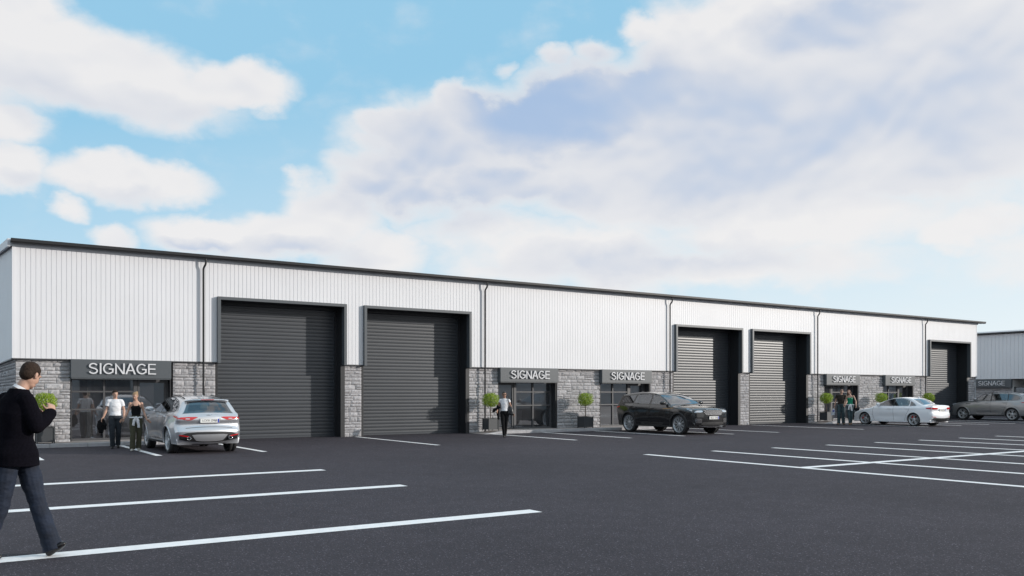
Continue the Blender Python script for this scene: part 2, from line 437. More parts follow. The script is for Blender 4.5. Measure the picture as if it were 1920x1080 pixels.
bm = bmesh.new(); box(bm, XA-.069, XB+.10, YC-.045, YC+.02, 5.955, 6.09)
box(bm, XB+.10, XB+.60, YC-.02, YC+.02, 6.03, 6.09)
wsplit('eave_fascia', bm, MT['trim'])
bm = bmesh.new()
prism(bm, [(YC-.28, 6.155), (YC-.275, 6.07), (YC-.235, 6.03), (YC-.11, 6.03), (YC-.07, 6.07), (YC-.065, 6.085), (YC-.095, 6.085), (YC-.12, 6.05), (YC-.225, 6.05), (YC-.25, 6.08), (YC-.255, 6.155)], 'x', XA-.07, XB+.62)
wobj('gutter', bm, MT['gutter'])
bm = bmesh.new(); box(bm, XA-.06, XB+.6, YC-.26, YC-.099, 6.128, 6.143)
wobj('gutter_guard', bm, MT['trim'])
for i, x in enumerate(PIPES):
    bm = bmesh.new()
    tube(bm, [(x+.055,YC-.19,6.05),(x+.055,YC-.19,5.88),(x+.045,YC-.178,5.83),(x+.01,YC-.122,5.74),(x,YC-.105,5.69),(x,YC-.105,.02)], .033, 10)
    p = wobj('downpipe', bm, MT['gutter'], smooth=True, angle=60)
# stone base -------------------------------------------------------------
def stones(name, x0, x1, z0, z1, along='x', plane=YS, sgn=-1, par=None, seed=0):
    """random-coursed rock-faced blocks; along x faces -Y, along y faces -X"""
    rnd = random.Random(seed*77+5); bm = bmesh.new(); lay = bm.verts.layers.float.new('tone')
    def put(a, z, d, t):
        p = (a, plane-d, z) if along == 'x' else (plane-d, a, z)
        v = bm.verts.new(p); v[lay] = t; return v
    # mortar bed behind
    q = [put(x0, z0, 0, .62), put(x1, z0, 0, .62), put(x1, z1, 0, .62), put(x0, z1, 0, .62)]
    bm.faces.new(q if along == 'x' else q[::-1])
    z = z0
    while z < z1-.02:
        h = rnd.choice((.095,.12,.14,.165,.19)); h = min(h, z1-z)
        if z1-(z+h) < .06: h = z1-z
        x = x0
        while x < x1-.01:
            wd = rnd.uniform(.2, .52); 
            if x1-(x+wd) < .14: wd = x1-x
            subs = [(z, h)]
            if h > .15 and rnd.random() < .3: k = rnd.uniform(.4,.6); subs = [(z, h*k), (z+h*k, h*(1-k))]
            for zz, hh in subs:
                t = rnd.uniform(.80, 1.12); dd = rnd.uniform(.026, .045)
                g = .007; a0, a1, b0, b1 = x+g, x+wd-g, zz+g, zz+hh-g
                nx = max(3, int(wd/.06)); nz = max(3, int(hh/.045)); grid = []
                for j in range(nz+1):
                    row = []
                    for i in range(nx+1):
                        u, v = i/nx, j/nz
                        edge = i in (0, nx) or j in (0, nz)
                        d = dd*(.35 if edge else 1) + (rnd.uniform(-.010, .012) if not edge else rnd.uniform(-.003,.006))
                        ja = 0 if i in (0,nx) else rnd.uniform(-.25,.25)*wd/nx
                        row.append(put(a0+(a1-a0)*u+ja, b0+(b1-b0)*v + (rnd.uniform(-.003,.003) if edge else 0), d, t))
                    grid.append(row)
                for j in range(nz):
                    for i in range(nx):
                        f = [grid[j][i], grid[j][i+1], grid[j+1][i+1], grid[j+1][i]]
                        bm.faces.new(f if along == 'x' else f[::-1])
                # sides back to the mortar
                ring = grid[0] + [grid[j][nx] for j in range(1, nz+1)] + grid[nz][::-1][1:] + [grid[j][0] for j in range(nz-1, 0, -1)]
                back = []
                for vv in ring:
                    c = vv.co
                    back.append(put(c.x if along == 'x' else c.y, c.z, -.002, t*.8))
                for k in range(len(ring)):
                    k2 = (k+1) % len(ring); f = [ring[k], back[k], back[k2], ring[k2]]
                    bm.faces.new(f if along == 'x' else f[::-1])
            x += wd
        z += h
    return bm
runs = []
marks = sorted([(a, b) for a, b in DOORS] + [(a+.02, b-.04) for a, b, _ in SHOPS])
x = XA+.08
for a, b in marks:
    runs.append((x, a - (.02 if (a,b) in DOORS else 0))); x = b - (.16 if (a, b) in DOORS else -.0)
runs.append((x, XB-.08))
for i, (a, b) in enumerate(runs):
    lo = .0
    bmx = stones('s', a + (.09 if i and x else 0), b, lo, ZB-.036, seed=i)
    st = wobj('stone_wall', bmx, MT['stone'])
bmx = stones('e', YS, 44, 0, ZB-.036, along='y', plane=XA+.08, seed=50); wobj('stone_wall', bmx, MT['stone'])
# reveals: steel corner post on the right of each shutter, plain return on the left
FR = YC-.14
def shutter(x0, x1):
    """roller door: frame stands proud of the sheets, curtain sits deep in the opening"""
    yp = 30.50; zi = 4.72
    bm = bmesh.new()     # curtain of rolled slats
    z = .04; ph = .129; r = random.Random(int(x0*10))
    prof = []
    while z < zi+.2:
        prof += [(z, .0), (z+.003, .030), (z+.055, .034), (z+.108, .030), (z+.110, .0)]
        z += ph
    xa, xb = x0+.06, x1-.06
    for (za, da), (zb, db) in zip(prof, prof[1:]):
        poly(bm, [(xa, yp-da, za), (xb, yp-da, za), (xb, yp-db, zb), (xa, yp-db, zb)])
    box(bm, xa, xb, yp-.035, yp+.01, .004, .055)
    door = wobj('roller_shutter', bm, MT['shutter'])
    bm = bmesh.new()     # frame: two jambs, head, with deep returns
    t = .10
    box(bm, x0, x0+t, FR, YC+.09, ZB-.036, zi+t); box(bm, x1-t, x1, FR, YC+.09, ZB-.036, zi+t)
    box(bm, x0+t, x1-t, FR, YC+.09, zi, zi+t)
    f = obj('door_frame', bm, MT['grey'], door)
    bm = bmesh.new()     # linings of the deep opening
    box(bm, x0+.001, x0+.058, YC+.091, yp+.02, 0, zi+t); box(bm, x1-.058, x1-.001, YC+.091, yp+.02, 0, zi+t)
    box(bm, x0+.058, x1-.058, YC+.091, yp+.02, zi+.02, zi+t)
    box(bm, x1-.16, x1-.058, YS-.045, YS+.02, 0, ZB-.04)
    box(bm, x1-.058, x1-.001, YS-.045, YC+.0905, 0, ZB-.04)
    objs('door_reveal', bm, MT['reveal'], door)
    bm = bmesh.new()
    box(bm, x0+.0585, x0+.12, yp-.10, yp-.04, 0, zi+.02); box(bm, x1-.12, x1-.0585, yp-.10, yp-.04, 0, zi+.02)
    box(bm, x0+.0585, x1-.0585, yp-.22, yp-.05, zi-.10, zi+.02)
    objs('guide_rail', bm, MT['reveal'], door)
for a, b in DOORS: shutter(a, b)
# shopfronts ---------------------------------------------------------------
ZS = 2.06; YG = 30.14
def shopfront(x0, x1, flip, zf=.112):
    xa, xb = x0+.02, x1-.04
    def X(u): return xa + (xb-xa)*(1-u if flip else u)
    def bx(bm, u0, u1, y0, y1, z0, z1):
        a, b = sorted((X(u0), X(u1))); box(bm, a, b, y0, y1, z0, z1)
    bm = bmesh.new()
    m = .05/(xb-xa); fz = .05
    bx(bm, 0, m, YG-.05, YG+.05, zf, ZS); bx(bm, 1-m, 1, YG-.05, YG+.05, zf, ZS)
    bx(bm, .325, .345, YG-.05, YG+.05, zf, ZS); bx(bm, .635, .675, YG-.06, YG+.06, zf, ZS)
    for a, b in ((m, .325), (.345, .635)):
        for z0, z1 in ((zf, zf+.07), (1.06, 1.11), (1.62, 1.67), (ZS-.05, ZS)): bx(bm, a, b, YG-.045, YG+.045, z0, z1)
    sf = wobj('shopfront', bm, MT['frame'])
    bm = bmesh.new()   # reveals
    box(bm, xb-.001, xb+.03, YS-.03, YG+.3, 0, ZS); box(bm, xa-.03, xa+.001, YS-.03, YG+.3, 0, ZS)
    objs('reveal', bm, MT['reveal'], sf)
    bm = bmesh.new()   # entrance leaf
    bx(bm, .68, .70, YG-.04, YG+.03, zf+.01, ZS-.08); bx(bm, 1-m-.022, 1-m-.002, YG-.04, YG+.03, zf+.01, ZS-.08)
    bx(bm, .70, 1-m-.022, YG-.04, YG+.03, zf+.01, zf+.09); bx(bm, .70, 1-m-.022, YG-.04, YG+.03, ZS-.13, ZS-.08)
    bx(bm, .68, 1-m, YG-.05, YG+.04, ZS-.078, ZS)
    u = .70; a = X(u) + (-.03 if flip else .03); tube(bm, [(a, YG-.09, .85), (a, YG-.09, 1.35)], .012, 8)
    obj('entrance_door', bm, MT['frame'], sf)
    for a, b in ((m, .325), (.345, .635)):
        for z0, z1 in ((zf+.07, 1.06), (1.11, 1.62), (1.67, ZS-.05)):
            bm = bmesh.new(); A, B = sorted((X(a), X(b))); poly(bm, [(A, YG, z0), (B, YG, z0), (B, YG, z1), (A, YG, z1)])
            obj('window_pane', bm, MT['pane'], sf)
    bm = bmesh.new(); A, B = sorted((X(.70), X(1-m-.022))); poly(bm, [(A, YG, zf+.09), (B, YG, zf+.09), (B, YG, ZS-.13), (A, YG, ZS-.13)])
    obj('door_pane', bm, MT['pane'], sf)
    # room behind the glass
    bm = bmesh.new(); x0r, x1r, yb, zc = xa-.6, xb+.6, YG+5.0, 2.55
    poly(bm, [(x0r,yb,0),(x1r,yb,0),(x1r,yb,zc),(x0r,yb,zc)]); poly(bm, [(x0r,YG+.3,0),(x0r,yb,0),(x0r,yb,zc),(x0r,YG+.3,zc)])
    poly(bm, [(x1r,yb,0),(x1r,YG+.3,0),(x1r,YG+.3,zc),(x1r,yb,zc)]); poly(bm, [(x0r,YG+.06,zc),(x0r,yb,zc),(x1r,yb,zc),(x1r,YG+.06,zc)])
    poly(bm, [(x0r,YG+.06,.09),(x1r,YG+.06,.09),(x1r,yb,.09),(x0r,yb,.09)], 1)
    box(bm, x0r+1.3, x0r+1.42, YG+1.5, yb-.01, .091, zc-.01, mi=2); box(bm, x0r+2.0, x0r+2.8, yb-.06, yb-.002, .092, 2.1, mi=2)
    box(bm, x1r-1.5, x1r-.3, YG+2.6, YG+3.2, .092, .82, mi=2)
    obj('shop_interior', bm, [MT['inner'], MT['innerfloor'], MT['innerlight']], sf)
for a, b, f in SHOPS: shopfront(a, b, f)

# signs ------------------------------------------------------------------
def textmesh(s, h, depth, squeeze=1.0):
    cu = bpy.data.curves.new('lettering', 'FONT'); cu.body = s; cu.align_x = 'CENTER'; cu.align_y = 'CENTER'; cu.size = 1; cu.extrude = .5
    cu.resolution_u = 3
    o = bpy.data.objects.new('tmp', cu); COL.objects.link(o)
    me = bpy.data.meshes.new_from_object(o.evaluated_get(bpy.context.evaluated_depsgraph_get()))
    bpy.data.objects.remove(o)
    xs = [v.co.x for v in me.vertices]; ys = [v.co.y for v in me.vertices]; H = max(ys)-min(ys); W = max(xs)-min(xs); cy = (max(ys)+min(ys))/2; cx_ = (max(xs)+min(xs))/2
    k = h/H
    for v in me.vertices: v.co = Vector(((v.co.x-cx_)*k*squeeze, v.co.z*depth, (v.co.y-cy)*k))
    return me, W*k*squeeze
def signage(wide, h, depth):
    """the word SIGNAGE in plain grotesque capitals, cut from sheet"""
    T = .112; bm = bmesh.new(); x = [0.0]
    def cut(P): prism(bm, [(x[0]+a, b) for a, b in P], 'y', 0, depth)
    def strokeP(P):
        L, Rr = [], []
        for i in range(len(P)):
            a, b = P[max(i-1,0)], P[min(i+1,len(P)-1)]; dx, dz = b[0]-a[0], b[1]-a[1]; l = math.hypot(dx, dz); nx, nz = -dz/l*T/2, dx/l*T/2
            L.append((P[i][0]+nx, P[i][1]+nz)); Rr.append((P[i][0]-nx, P[i][1]-nz))
        for i in range(len(P)-1): cut([L[i], L[i+1], Rr[i+1], Rr[i]])
    def arc(cx_, cz, rx, rz, a0, a1, n): return [(cx_+rx*math.cos(R(a0+(a1-a0)*i/n)), cz+rz*math.sin(R(a0+(a1-a0)*i/n))) for i in range(n+1)]
    for ch in 'SIGNAGE':
        if ch == 'S':
            P = arc(.35,.725,.262,.222,18,205,16) + [(.20,.575),(.35,.525),(.50,.475)] + arc(.35,.285,.285,.232,30,-163,16)[1:]
            strokeP(P); wd = .70
        elif ch == 'I': cut([(0,0),(T+.008,0),(T+.008,1),(0,1)]); wd = T+.008
        elif ch == 'G':
            P = arc(.42,.5,.355,.445,42,322,26); P[-1] = (.735,.165); P.append((.735,.30)); strokeP(P); cut([(.43,.40),(.80,.40),(.80,.515),(.43,.515)]); cut([(.672,.301),(.799,.301),(.799,.399),(.672,.399)]); wd = .80
        elif ch == 'N': cut([(0,0),(T,0),(T,.80),(.655-T,0),(.72,0),(.72,1),(.72-T,1),(.72-T,.20),(T-.062,1),(0,1)]); wd = .72
        elif ch == 'A':
            for m in (0, 1):
                P = [(0,0),(.135,0),(.222,.29),(.40,.29),(.40,.40),(.262,.40),(.40,.86),(.40,1),(.322,1)]
                cut(P if not m else [(.80-a, b) for a, b in P][::-1])
            wd = .80
        elif ch == 'E': cut([(0,0),(.62,0),(.62,T*.92),(T,T*.92),(T,.455),(.57,.455),(.57,.57),(T,.57),(T,1-T*.92),(.60,1-T*.92),(.60,1),(0,1)]); wd = .62
        x[0] += wd + {'S':.125,'I':.115,'G':.115,'N':.045,'A':.045,'E':0}[ch]
    W = x[0]; me = bpy.data.meshes.new('lettering')
    bmesh.ops.recalc_face_normals(bm, faces=bm.faces); bm.to_mesh(me); bm.free()
    for v in me.vertices: v.co = Vector(((v.co.x/W-.5)*wide, v.co.y, (v.co.z-.5)*h))
    return me
def sign(x0, x1, label, yf=YC-.15, zc=2.36, rz=0, loc=None, wide=1.96):
    t = thing('shop_sign', label, 'sign', loc or ((x0+x1)/2, yf, 2.06), rz, 'shop signs over the entrances')
    hw = (x1-x0)/2
    bm = bmesh.new(); box(bm, -hw, hw, 0, .24, 0, .578, bev=.006); box(bm, -hw+.02, hw-.02, .02, .24, -.03, -.0)
    obj('panel', bm, MT['grey'], t)
    me = signage(wide, .335, .022)
    for v in me.vertices: v.co.z += zc-2.06; v.co.y -= .06
    obj('lettering', me, MT['letters'], t)
    return t
sign(3.68, 6.60, 'dark fascia sign over the shopfront nearest the camera')
sign(19.30, 22.22, 'dark fascia sign over the shop between second shutter and walking woman with bag')
sign(24.62, 27.56, 'dark fascia sign above the black parked car')
sign(40.25, 43.20, 'dark fascia sign above the couple with the green top')
sign(45.60, 48.55, 'dark fascia sign directly above the white saloon car')
# ================================================================== second building, facing -X
XE = 66.0
b2 = thing('warehouse', 'second white industrial unit in shade behind the grey car at the far right', 'warehouse', (XE, 20, 0))
def w2(name, bm, mt, par=None, **k):
    o = obj(name, bm, mt, None, **k); p = par or b2; o.parent = p
    if p is b2: o.matrix_parent_inverse = Matrix.Translation(-Vector(b2.location))
    return o
Y0, Y1 = -6.0, 44.0
bm = bmesh.new(); y = Y0
while y < Y1:
    ye = min(y+.275, Y1)
    for a, b, da, db in ((y, ye-.035, 0, 0), (ye-.035, ye-.028, 0, .02), (ye-.028, ye-.007, .02, .02), (ye-.007, ye, .02, 0)):
        poly(bm, [(XE+db, b, ZB), (XE+da, a, ZB), (XE+da, a, 5.95), (XE+db, b, 5.95)])
    y = ye
w2('front_cladding', bm, MT['clad'])
bm = bmesh.new(); poly(bm, [(XE+.1,Y0,0),(XE+20,Y0,0),(XE+20,Y0,6.0),(XE+10,Y0,6.75),(XE+.1,Y0,6.0)]); poly(bm, [(XE+.1,Y1,0),(XE+20,Y1,0),(XE+20,Y1,6.0),(XE+10,Y1,6.75),(XE+.1,Y1,6.0)])
poly(bm, [(XE+20,Y0,0),(XE+20,Y1,0),(XE+20,Y1,6),(XE+20,Y0,6)]); w2('rear_wall', bm, MT['clad'])
bm = bmesh.new(); prism(bm, [(XE-.1,6.06),(XE+10,6.06+.79),(XE+20.1,6.06),(XE+20.1,6.11),(XE+10,6.11+.79),(XE-.1,6.11)], 'y', Y0-.1, Y1+.1); w2('roof', bm, MT['roof'])
bm = bmesh.new(); box(bm, XE-.24, XE-.06, Y0, Y1+.1, 5.99, 6.09); w2('gutter', bm, MT['gutter'])
bm = bmesh.new()
for k in range(5): box(bm, XE+3.0, XE+8.0, 33.4-8*k-1.6, 33.4-8*k, 6.27, 6.80)
bm.free()
sp = math.atan(.079)
bm = bmesh.new()
for k in range(5):
    ya, yb = 32.9-7*k-2.4, 32.9-7*k
    prism(bm, [(XE+3.5, 6.395), (XE+9.2, 6.845), (XE+9.2, 6.93), (XE+3.5, 6.48)], 'y', ya, yb)
[setattr(o, 'matrix_parent_inverse', Matrix.Translation(-Vector(b2.location))) for o in objs('rooflight', bm, MT['frame'], b2)]
segs = [(-5.9, 10.5), (13.5, 29.7), (32.7, 35.5), (38.5, 43.9)]
for i, (a, b) in enumerate(segs):
    w2('stone_wall', stones('t', a, b, 0, ZB-.03, along='y', plane=XE+.12, seed=70+i), MT['stone'])
for a, b in ((10.5, 13.5), (29.7, 32.7), (35.5, 38.5)):
    bm = bmesh.new()
    for u0, u1 in ((a, a+.06), (a+.95, a+1.01), (a+1.95, a+2.05), (b-.06, b)): box(bm, XE+.36, XE+.46, u0, u1, .1, 2.06)
    for z0 in (.1, 1.06, 1.62, 2.0): box(bm, XE+.37, XE+.45, a+.06, b-.06, z0, z0+.05)
    f = w2('shopfront', bm, MT['frame'])
    bm = bmesh.new(); poly(bm, [(XE+.41,b-.06,.15),(XE+.41,a+.06,.15),(XE+.41,a+.06,2.0),(XE+.41,b-.06,2.0)]); obj('window_pane', bm, MT['pane'], f)
    bm = bmesh.new(); poly(bm, [(XE+3.5,b,0),(XE+3.5,a,0),(XE+3.5,a,2.6),(XE+3.5,b,2.6)]); poly(bm, [(XE+.5,a,.05),(XE+3.5,a,.05),(XE+3.5,b,.05),(XE+.5,b,.05)]); poly(bm, [(XE+.1,a,0),(XE+3.5,a,0),(XE+3.5,a,2.6),(XE+.1,a,2.6)]); poly(bm, [(XE+3.5,b,0),(XE+.1,b,0),(XE+.1,b,2.6),(XE+3.5,b,2.6)])
    poly(bm, [(XE+.1,a,2.61),(XE+3.5,a,2.61),(XE+3.5,b,2.61),(XE+.1,b,2.61)])
    obj('shop_interior', bm, MT['inner'], f)
sign(-1.4, 1.4, 'grey fascia sign in shade on the far unit behind the grey car', rz=-R(90), loc=(XE-.16, 34.05, 2.03), wide=1.95)
# building across the yard, behind the camera: seen only in the reflections of panes and cars
b4 = thing('warehouse', 'long low grey building far across the yard behind the viewer', 'warehouse', (118, -36, 0))
bm = bmesh.new(); box(bm, -52, 52, -24, 0, 0, 6.4); obj('wall', bm, mat('grey_sheet', (.40,.39,.385), .6), b4)
bm = bmesh.new(); prism(bm, [(-24.3, 6.35), (-12, 7.5), (.3, 6.35), (.3, 6.45), (-12, 7.6), (-24.3, 6.45)], 'x', -52.3, 52.3); obj('roof', bm, MT['roof'], b4)
b3 = thing('warehouse', 'low grey industrial building across the yard behind the viewer', 'warehouse', (7, -34, 0))
bm = bmesh.new(); box(bm, -45, 16, -24, 0, 0, 6.2); o = obj('wall', bm, mat('grey_sheet', (.40,.39,.385), .6), b3)
bm = bmesh.new()
prism(bm, [(-24.3, 6.15), (-12, 7.3), (.3, 6.15), (.3, 6.25), (-12, 7.4), (-24.3, 6.25)], 'x', -45.3, 16.3); obj('roof', bm, MT['roof'], b3)
for k in range(6):
    bm = bmesh.new(); box(bm, -42+k*9.5, -37.4+k*9.5, .004, .05, 0, 4.7); obj('roller_shutter', bm, MT['shutter'], b3)

# ================================================================== clipped trees in dark planters
def topiary(name, label):
    t = thing('potted_topiary', label, 'potted tree', (0,0,0), 0, 'clipped trees in planters by the shopfronts')
    s, h0, h1 = .225, .045, .47
    bm = bmesh.new()
    for sx in (-1, 1):
        for sy in (-1, 1):
            box(bm, sx*s-.017, sx*s+.017, sy*s-.017, sy*s+.017, 0, h1+.012)
    objs('corner_post', bm, MT['planter'], t)
    bm = bmesh.new()
    q = s-.004
    for a in (-1, 1):
        box(bm, min(a*q, a*(q-.015)), max(a*q, a*(q-.015)), -s+.018, s-.018, h0, h1)
        box(bm, -s+.018, s-.018, min(a*q, a*(q-.015)), max(a*q, a*(q-.015)), h0, h1)
    for a in (-1, 1):
        box(bm, min(a*(s-.03), a*(s+.02)), max(a*(s-.03), a*(s+.02)), -s-.02, s+.02, h1+.013, h1+.028)
        box(bm, -s+.031, s-.031, min(a*(s-.03), a*(s+.02)), max(a*(s-.03), a*(s+.02)), h1+.013, h1+.028)
    objs('planter_side', bm, MT['planter'], t)
    bm = bmesh.new(); box(bm, -s+.02, s-.02, -s+.02, s-.02, .06, h1-.03); obj('soil', bm, MT['soil'], t)
    bm = bmesh.new(); tube(bm, [(0,0,h1-.05), (.006,.004,.68), (-.004,0,.9), (0,0,1.22)], [.020,.017,.016,.012], 8)
    for a in range(7):
        an = a*2.4; tube(bm, [(0,0,.98+.03*a), (math.cos(an)*.12, math.sin(an)*.12, 1.08+.03*a), (math.cos(an)*.2, math.sin(an)*.2, 1.13+.035*a)], [.009,.006,.003], 5)
    obj('trunk', bm, MT['bark'], t, smooth=True)
    rnd = random.Random(3); bm = bmesh.new(); lay = bm.verts.layers.float.new('tone')
    n = 0
    while n < 3000:
        v = Vector((rnd.uniform(-1,1), rnd.uniform(-1,1), rnd.uniform(-1,1)))
        L = (abs(v.x)**2.6+abs(v.y)**2.6+abs(v.z)**2.6)**(1/2.6)
        if L > 1 or L < .55: continue
        if rnd.random() > (L-.35)*1.6: continue
        bump = 1 + .16*(mnoise.noise(v*2.2)) + .13*mnoise.noise(v*5)
        p = Vector((v.x*.315, v.y*.315, v.z*.275))*bump + Vector((0,0,1.215))
        nrm = (v.normalized() + Vector((rnd.gauss(0,.55), rnd.gauss(0,.55), rnd.gauss(0,.55)))).normalized()
        u = nrm.orthogonal().normalized(); u.rotate(Matrix.Rotation(rnd.uniform(0,6.28), 3, nrm)); w_ = nrm.cross(u)
        a, b = rnd.uniform(.016,.026), rnd.uniform(.010,.015); tone = min(1, max(0, rnd.gauss(.5,.25) + .5*mnoise.noise(v*3.1)))
        vs = [bm.verts.new(p+q) for q in (-u*a, w_*b+nrm*.002, u*a, -w_*b+nrm*.002)]
        for x in vs: x[lay] = tone
        bm.faces.new(vs); n += 1
    obj('crown', bm, MT['leaf'], t)
    return t
zp = .114
pots = [(2.93, 29.08, 'clipped ball tree in a dark planter behind the man in the dark jacket'),
        (18.58, 29.18, 'clipped ball tree in a dark planter left of the woman with the bag'),
        (23.30, 29.10, 'clipped ball tree in a dark planter against stone between two shopfronts'),
        (39.70, 29.20, 'clipped ball tree in a dark planter left of the couple'),
        (44.62, 29.20, 'clipped ball tree half hidden by the bonnet of the white car'),
        (49.35, 29.20, 'clipped ball tree showing above the boot of the white car')]
t0 = topiary('potted_topiary', pots[0][2]); t0.location = (pots[0][0], pots[0][1], zp)
for i, (x, y, l) in enumerate(pots[1:]): dup(t0, (x, y, zp), R(90*(i+1)) , l)
# ================================================================== cars
def carpaint(name, col, metal, rough=.28, coat=1.0):
    m = mat(name, col, rough, metal=metal, coat=coat, coat_r=.03)
    return m
CM = dict(
 silver=carpaint('silver_paint', (.64,.66,.69), .75, .30), grey=carpaint('grey_paint', (.34,.34,.345), .65, .32),
 black=carpaint('black_paint', (.010,.010,.011), 0.0, .20), white=carpaint('white_paint', (.90,.91,.94), 0.0, .35),
 plastic=mat('black_plastic', (.022,.022,.024), .55), chrome=mat('chrome', (.75,.76,.78), .12, metal=1),
 tyre=mat('tyre_rubber', (.028,.028,.030), .75), rim=mat('alloy', (.50,.51,.53), .35, metal=.55), darkrim=mat('dark_alloy', (.22,.23,.25), .3, metal=.8),
 red=mat('red_lens', (.55,.012,.015), .15, coat=1), redpaint=mat('red_caliper', (.6,.03,.03), .4), lens=mat('headlamp_lens', (.55,.6,.66), .08, metal=.4, coat=1),
 plate=mat('number_plate', (.78,.78,.76), .4), blue=mat('plate_blue', (.03,.06,.45), .4), ink=mat('plate_ink', (.02,.02,.02), .5),
 seat=mat('cream_leather', (.50,.46,.38), .6), cabin=mat('cabin_trim', (.035,.035,.037), .8),
 glassd=glassmat('privacy_glass', (.1,.1,.1), .10, .01, .25), glass=glassmat('car_glass', (.50,.57,.58), .10, .01, .75), disc=mat('brake_disc', (.3,.3,.3), .35, metal=.9),
 joint=mat('panel_gap', (.01,.01,.01), .8),
)
def crom(pts, n):
    """resample a Catmull-Rom curve through rows of numbers to n even points"""
    out = []
    P = [tuple(map(float, p)) for p in pts]
    for i in range(len(P)-1):
        p0, p1, p2, p3 = P[max(i-1,0)], P[i], P[i+1], P[min(i+2,len(P)-1)]
        for j in range(16):
            t = j/16; r = []
            for a, b, c, d in zip(p0, p1, p2, p3):
                r.append(.5*((2*b)+(-a+c)*t+(2*a-5*b+4*c-d)*t*t+(-a+3*b-3*c+d)*t**3))
            out.append(r)
    out.append(list(P[-1]))
    L = [0]
    for a, b in zip(out, out[1:]): L.append(L[-1]+math.hypot(b[0]-a[0], b[1]-a[1]))
    res = []; k = 0
    for i in range(n):
        s = L[-1]*i/(n-1)
        while k < len(L)-2 and L[k+1] < s: k += 1
        f = (s-L[k])/max(1e-9, L[k+1]-L[k]); res.append([a+(b-a)*f for a, b in zip(out[k], out[k+1])])
    return res
def inpoly(x, z, P):
    c = False; n = len(P)
    for i in range(n):
        x1, z1 = P[i]; x2, z2 = P[(i+1)%n]
        if (z1 > z) != (z2 > z) and x < (x2-x1)*(z-z1)/(z2-z1)+x1: c = not c
    return c
def smoothpoly(P, it=2, keep=.22):
    for _ in range(it):
        Q = []
        for i in range(len(P)):
            a, b = P[i], P[(i+1)%len(P)]
            Q.append((a[0]+(b[0]-a[0])*keep, a[1]+(b[1]-a[1])*keep)); Q.append((a[0]+(b[0]-a[0])*(1-keep), a[1]+(b[1]-a[1])*(1-keep)))
        P = Q
    return P
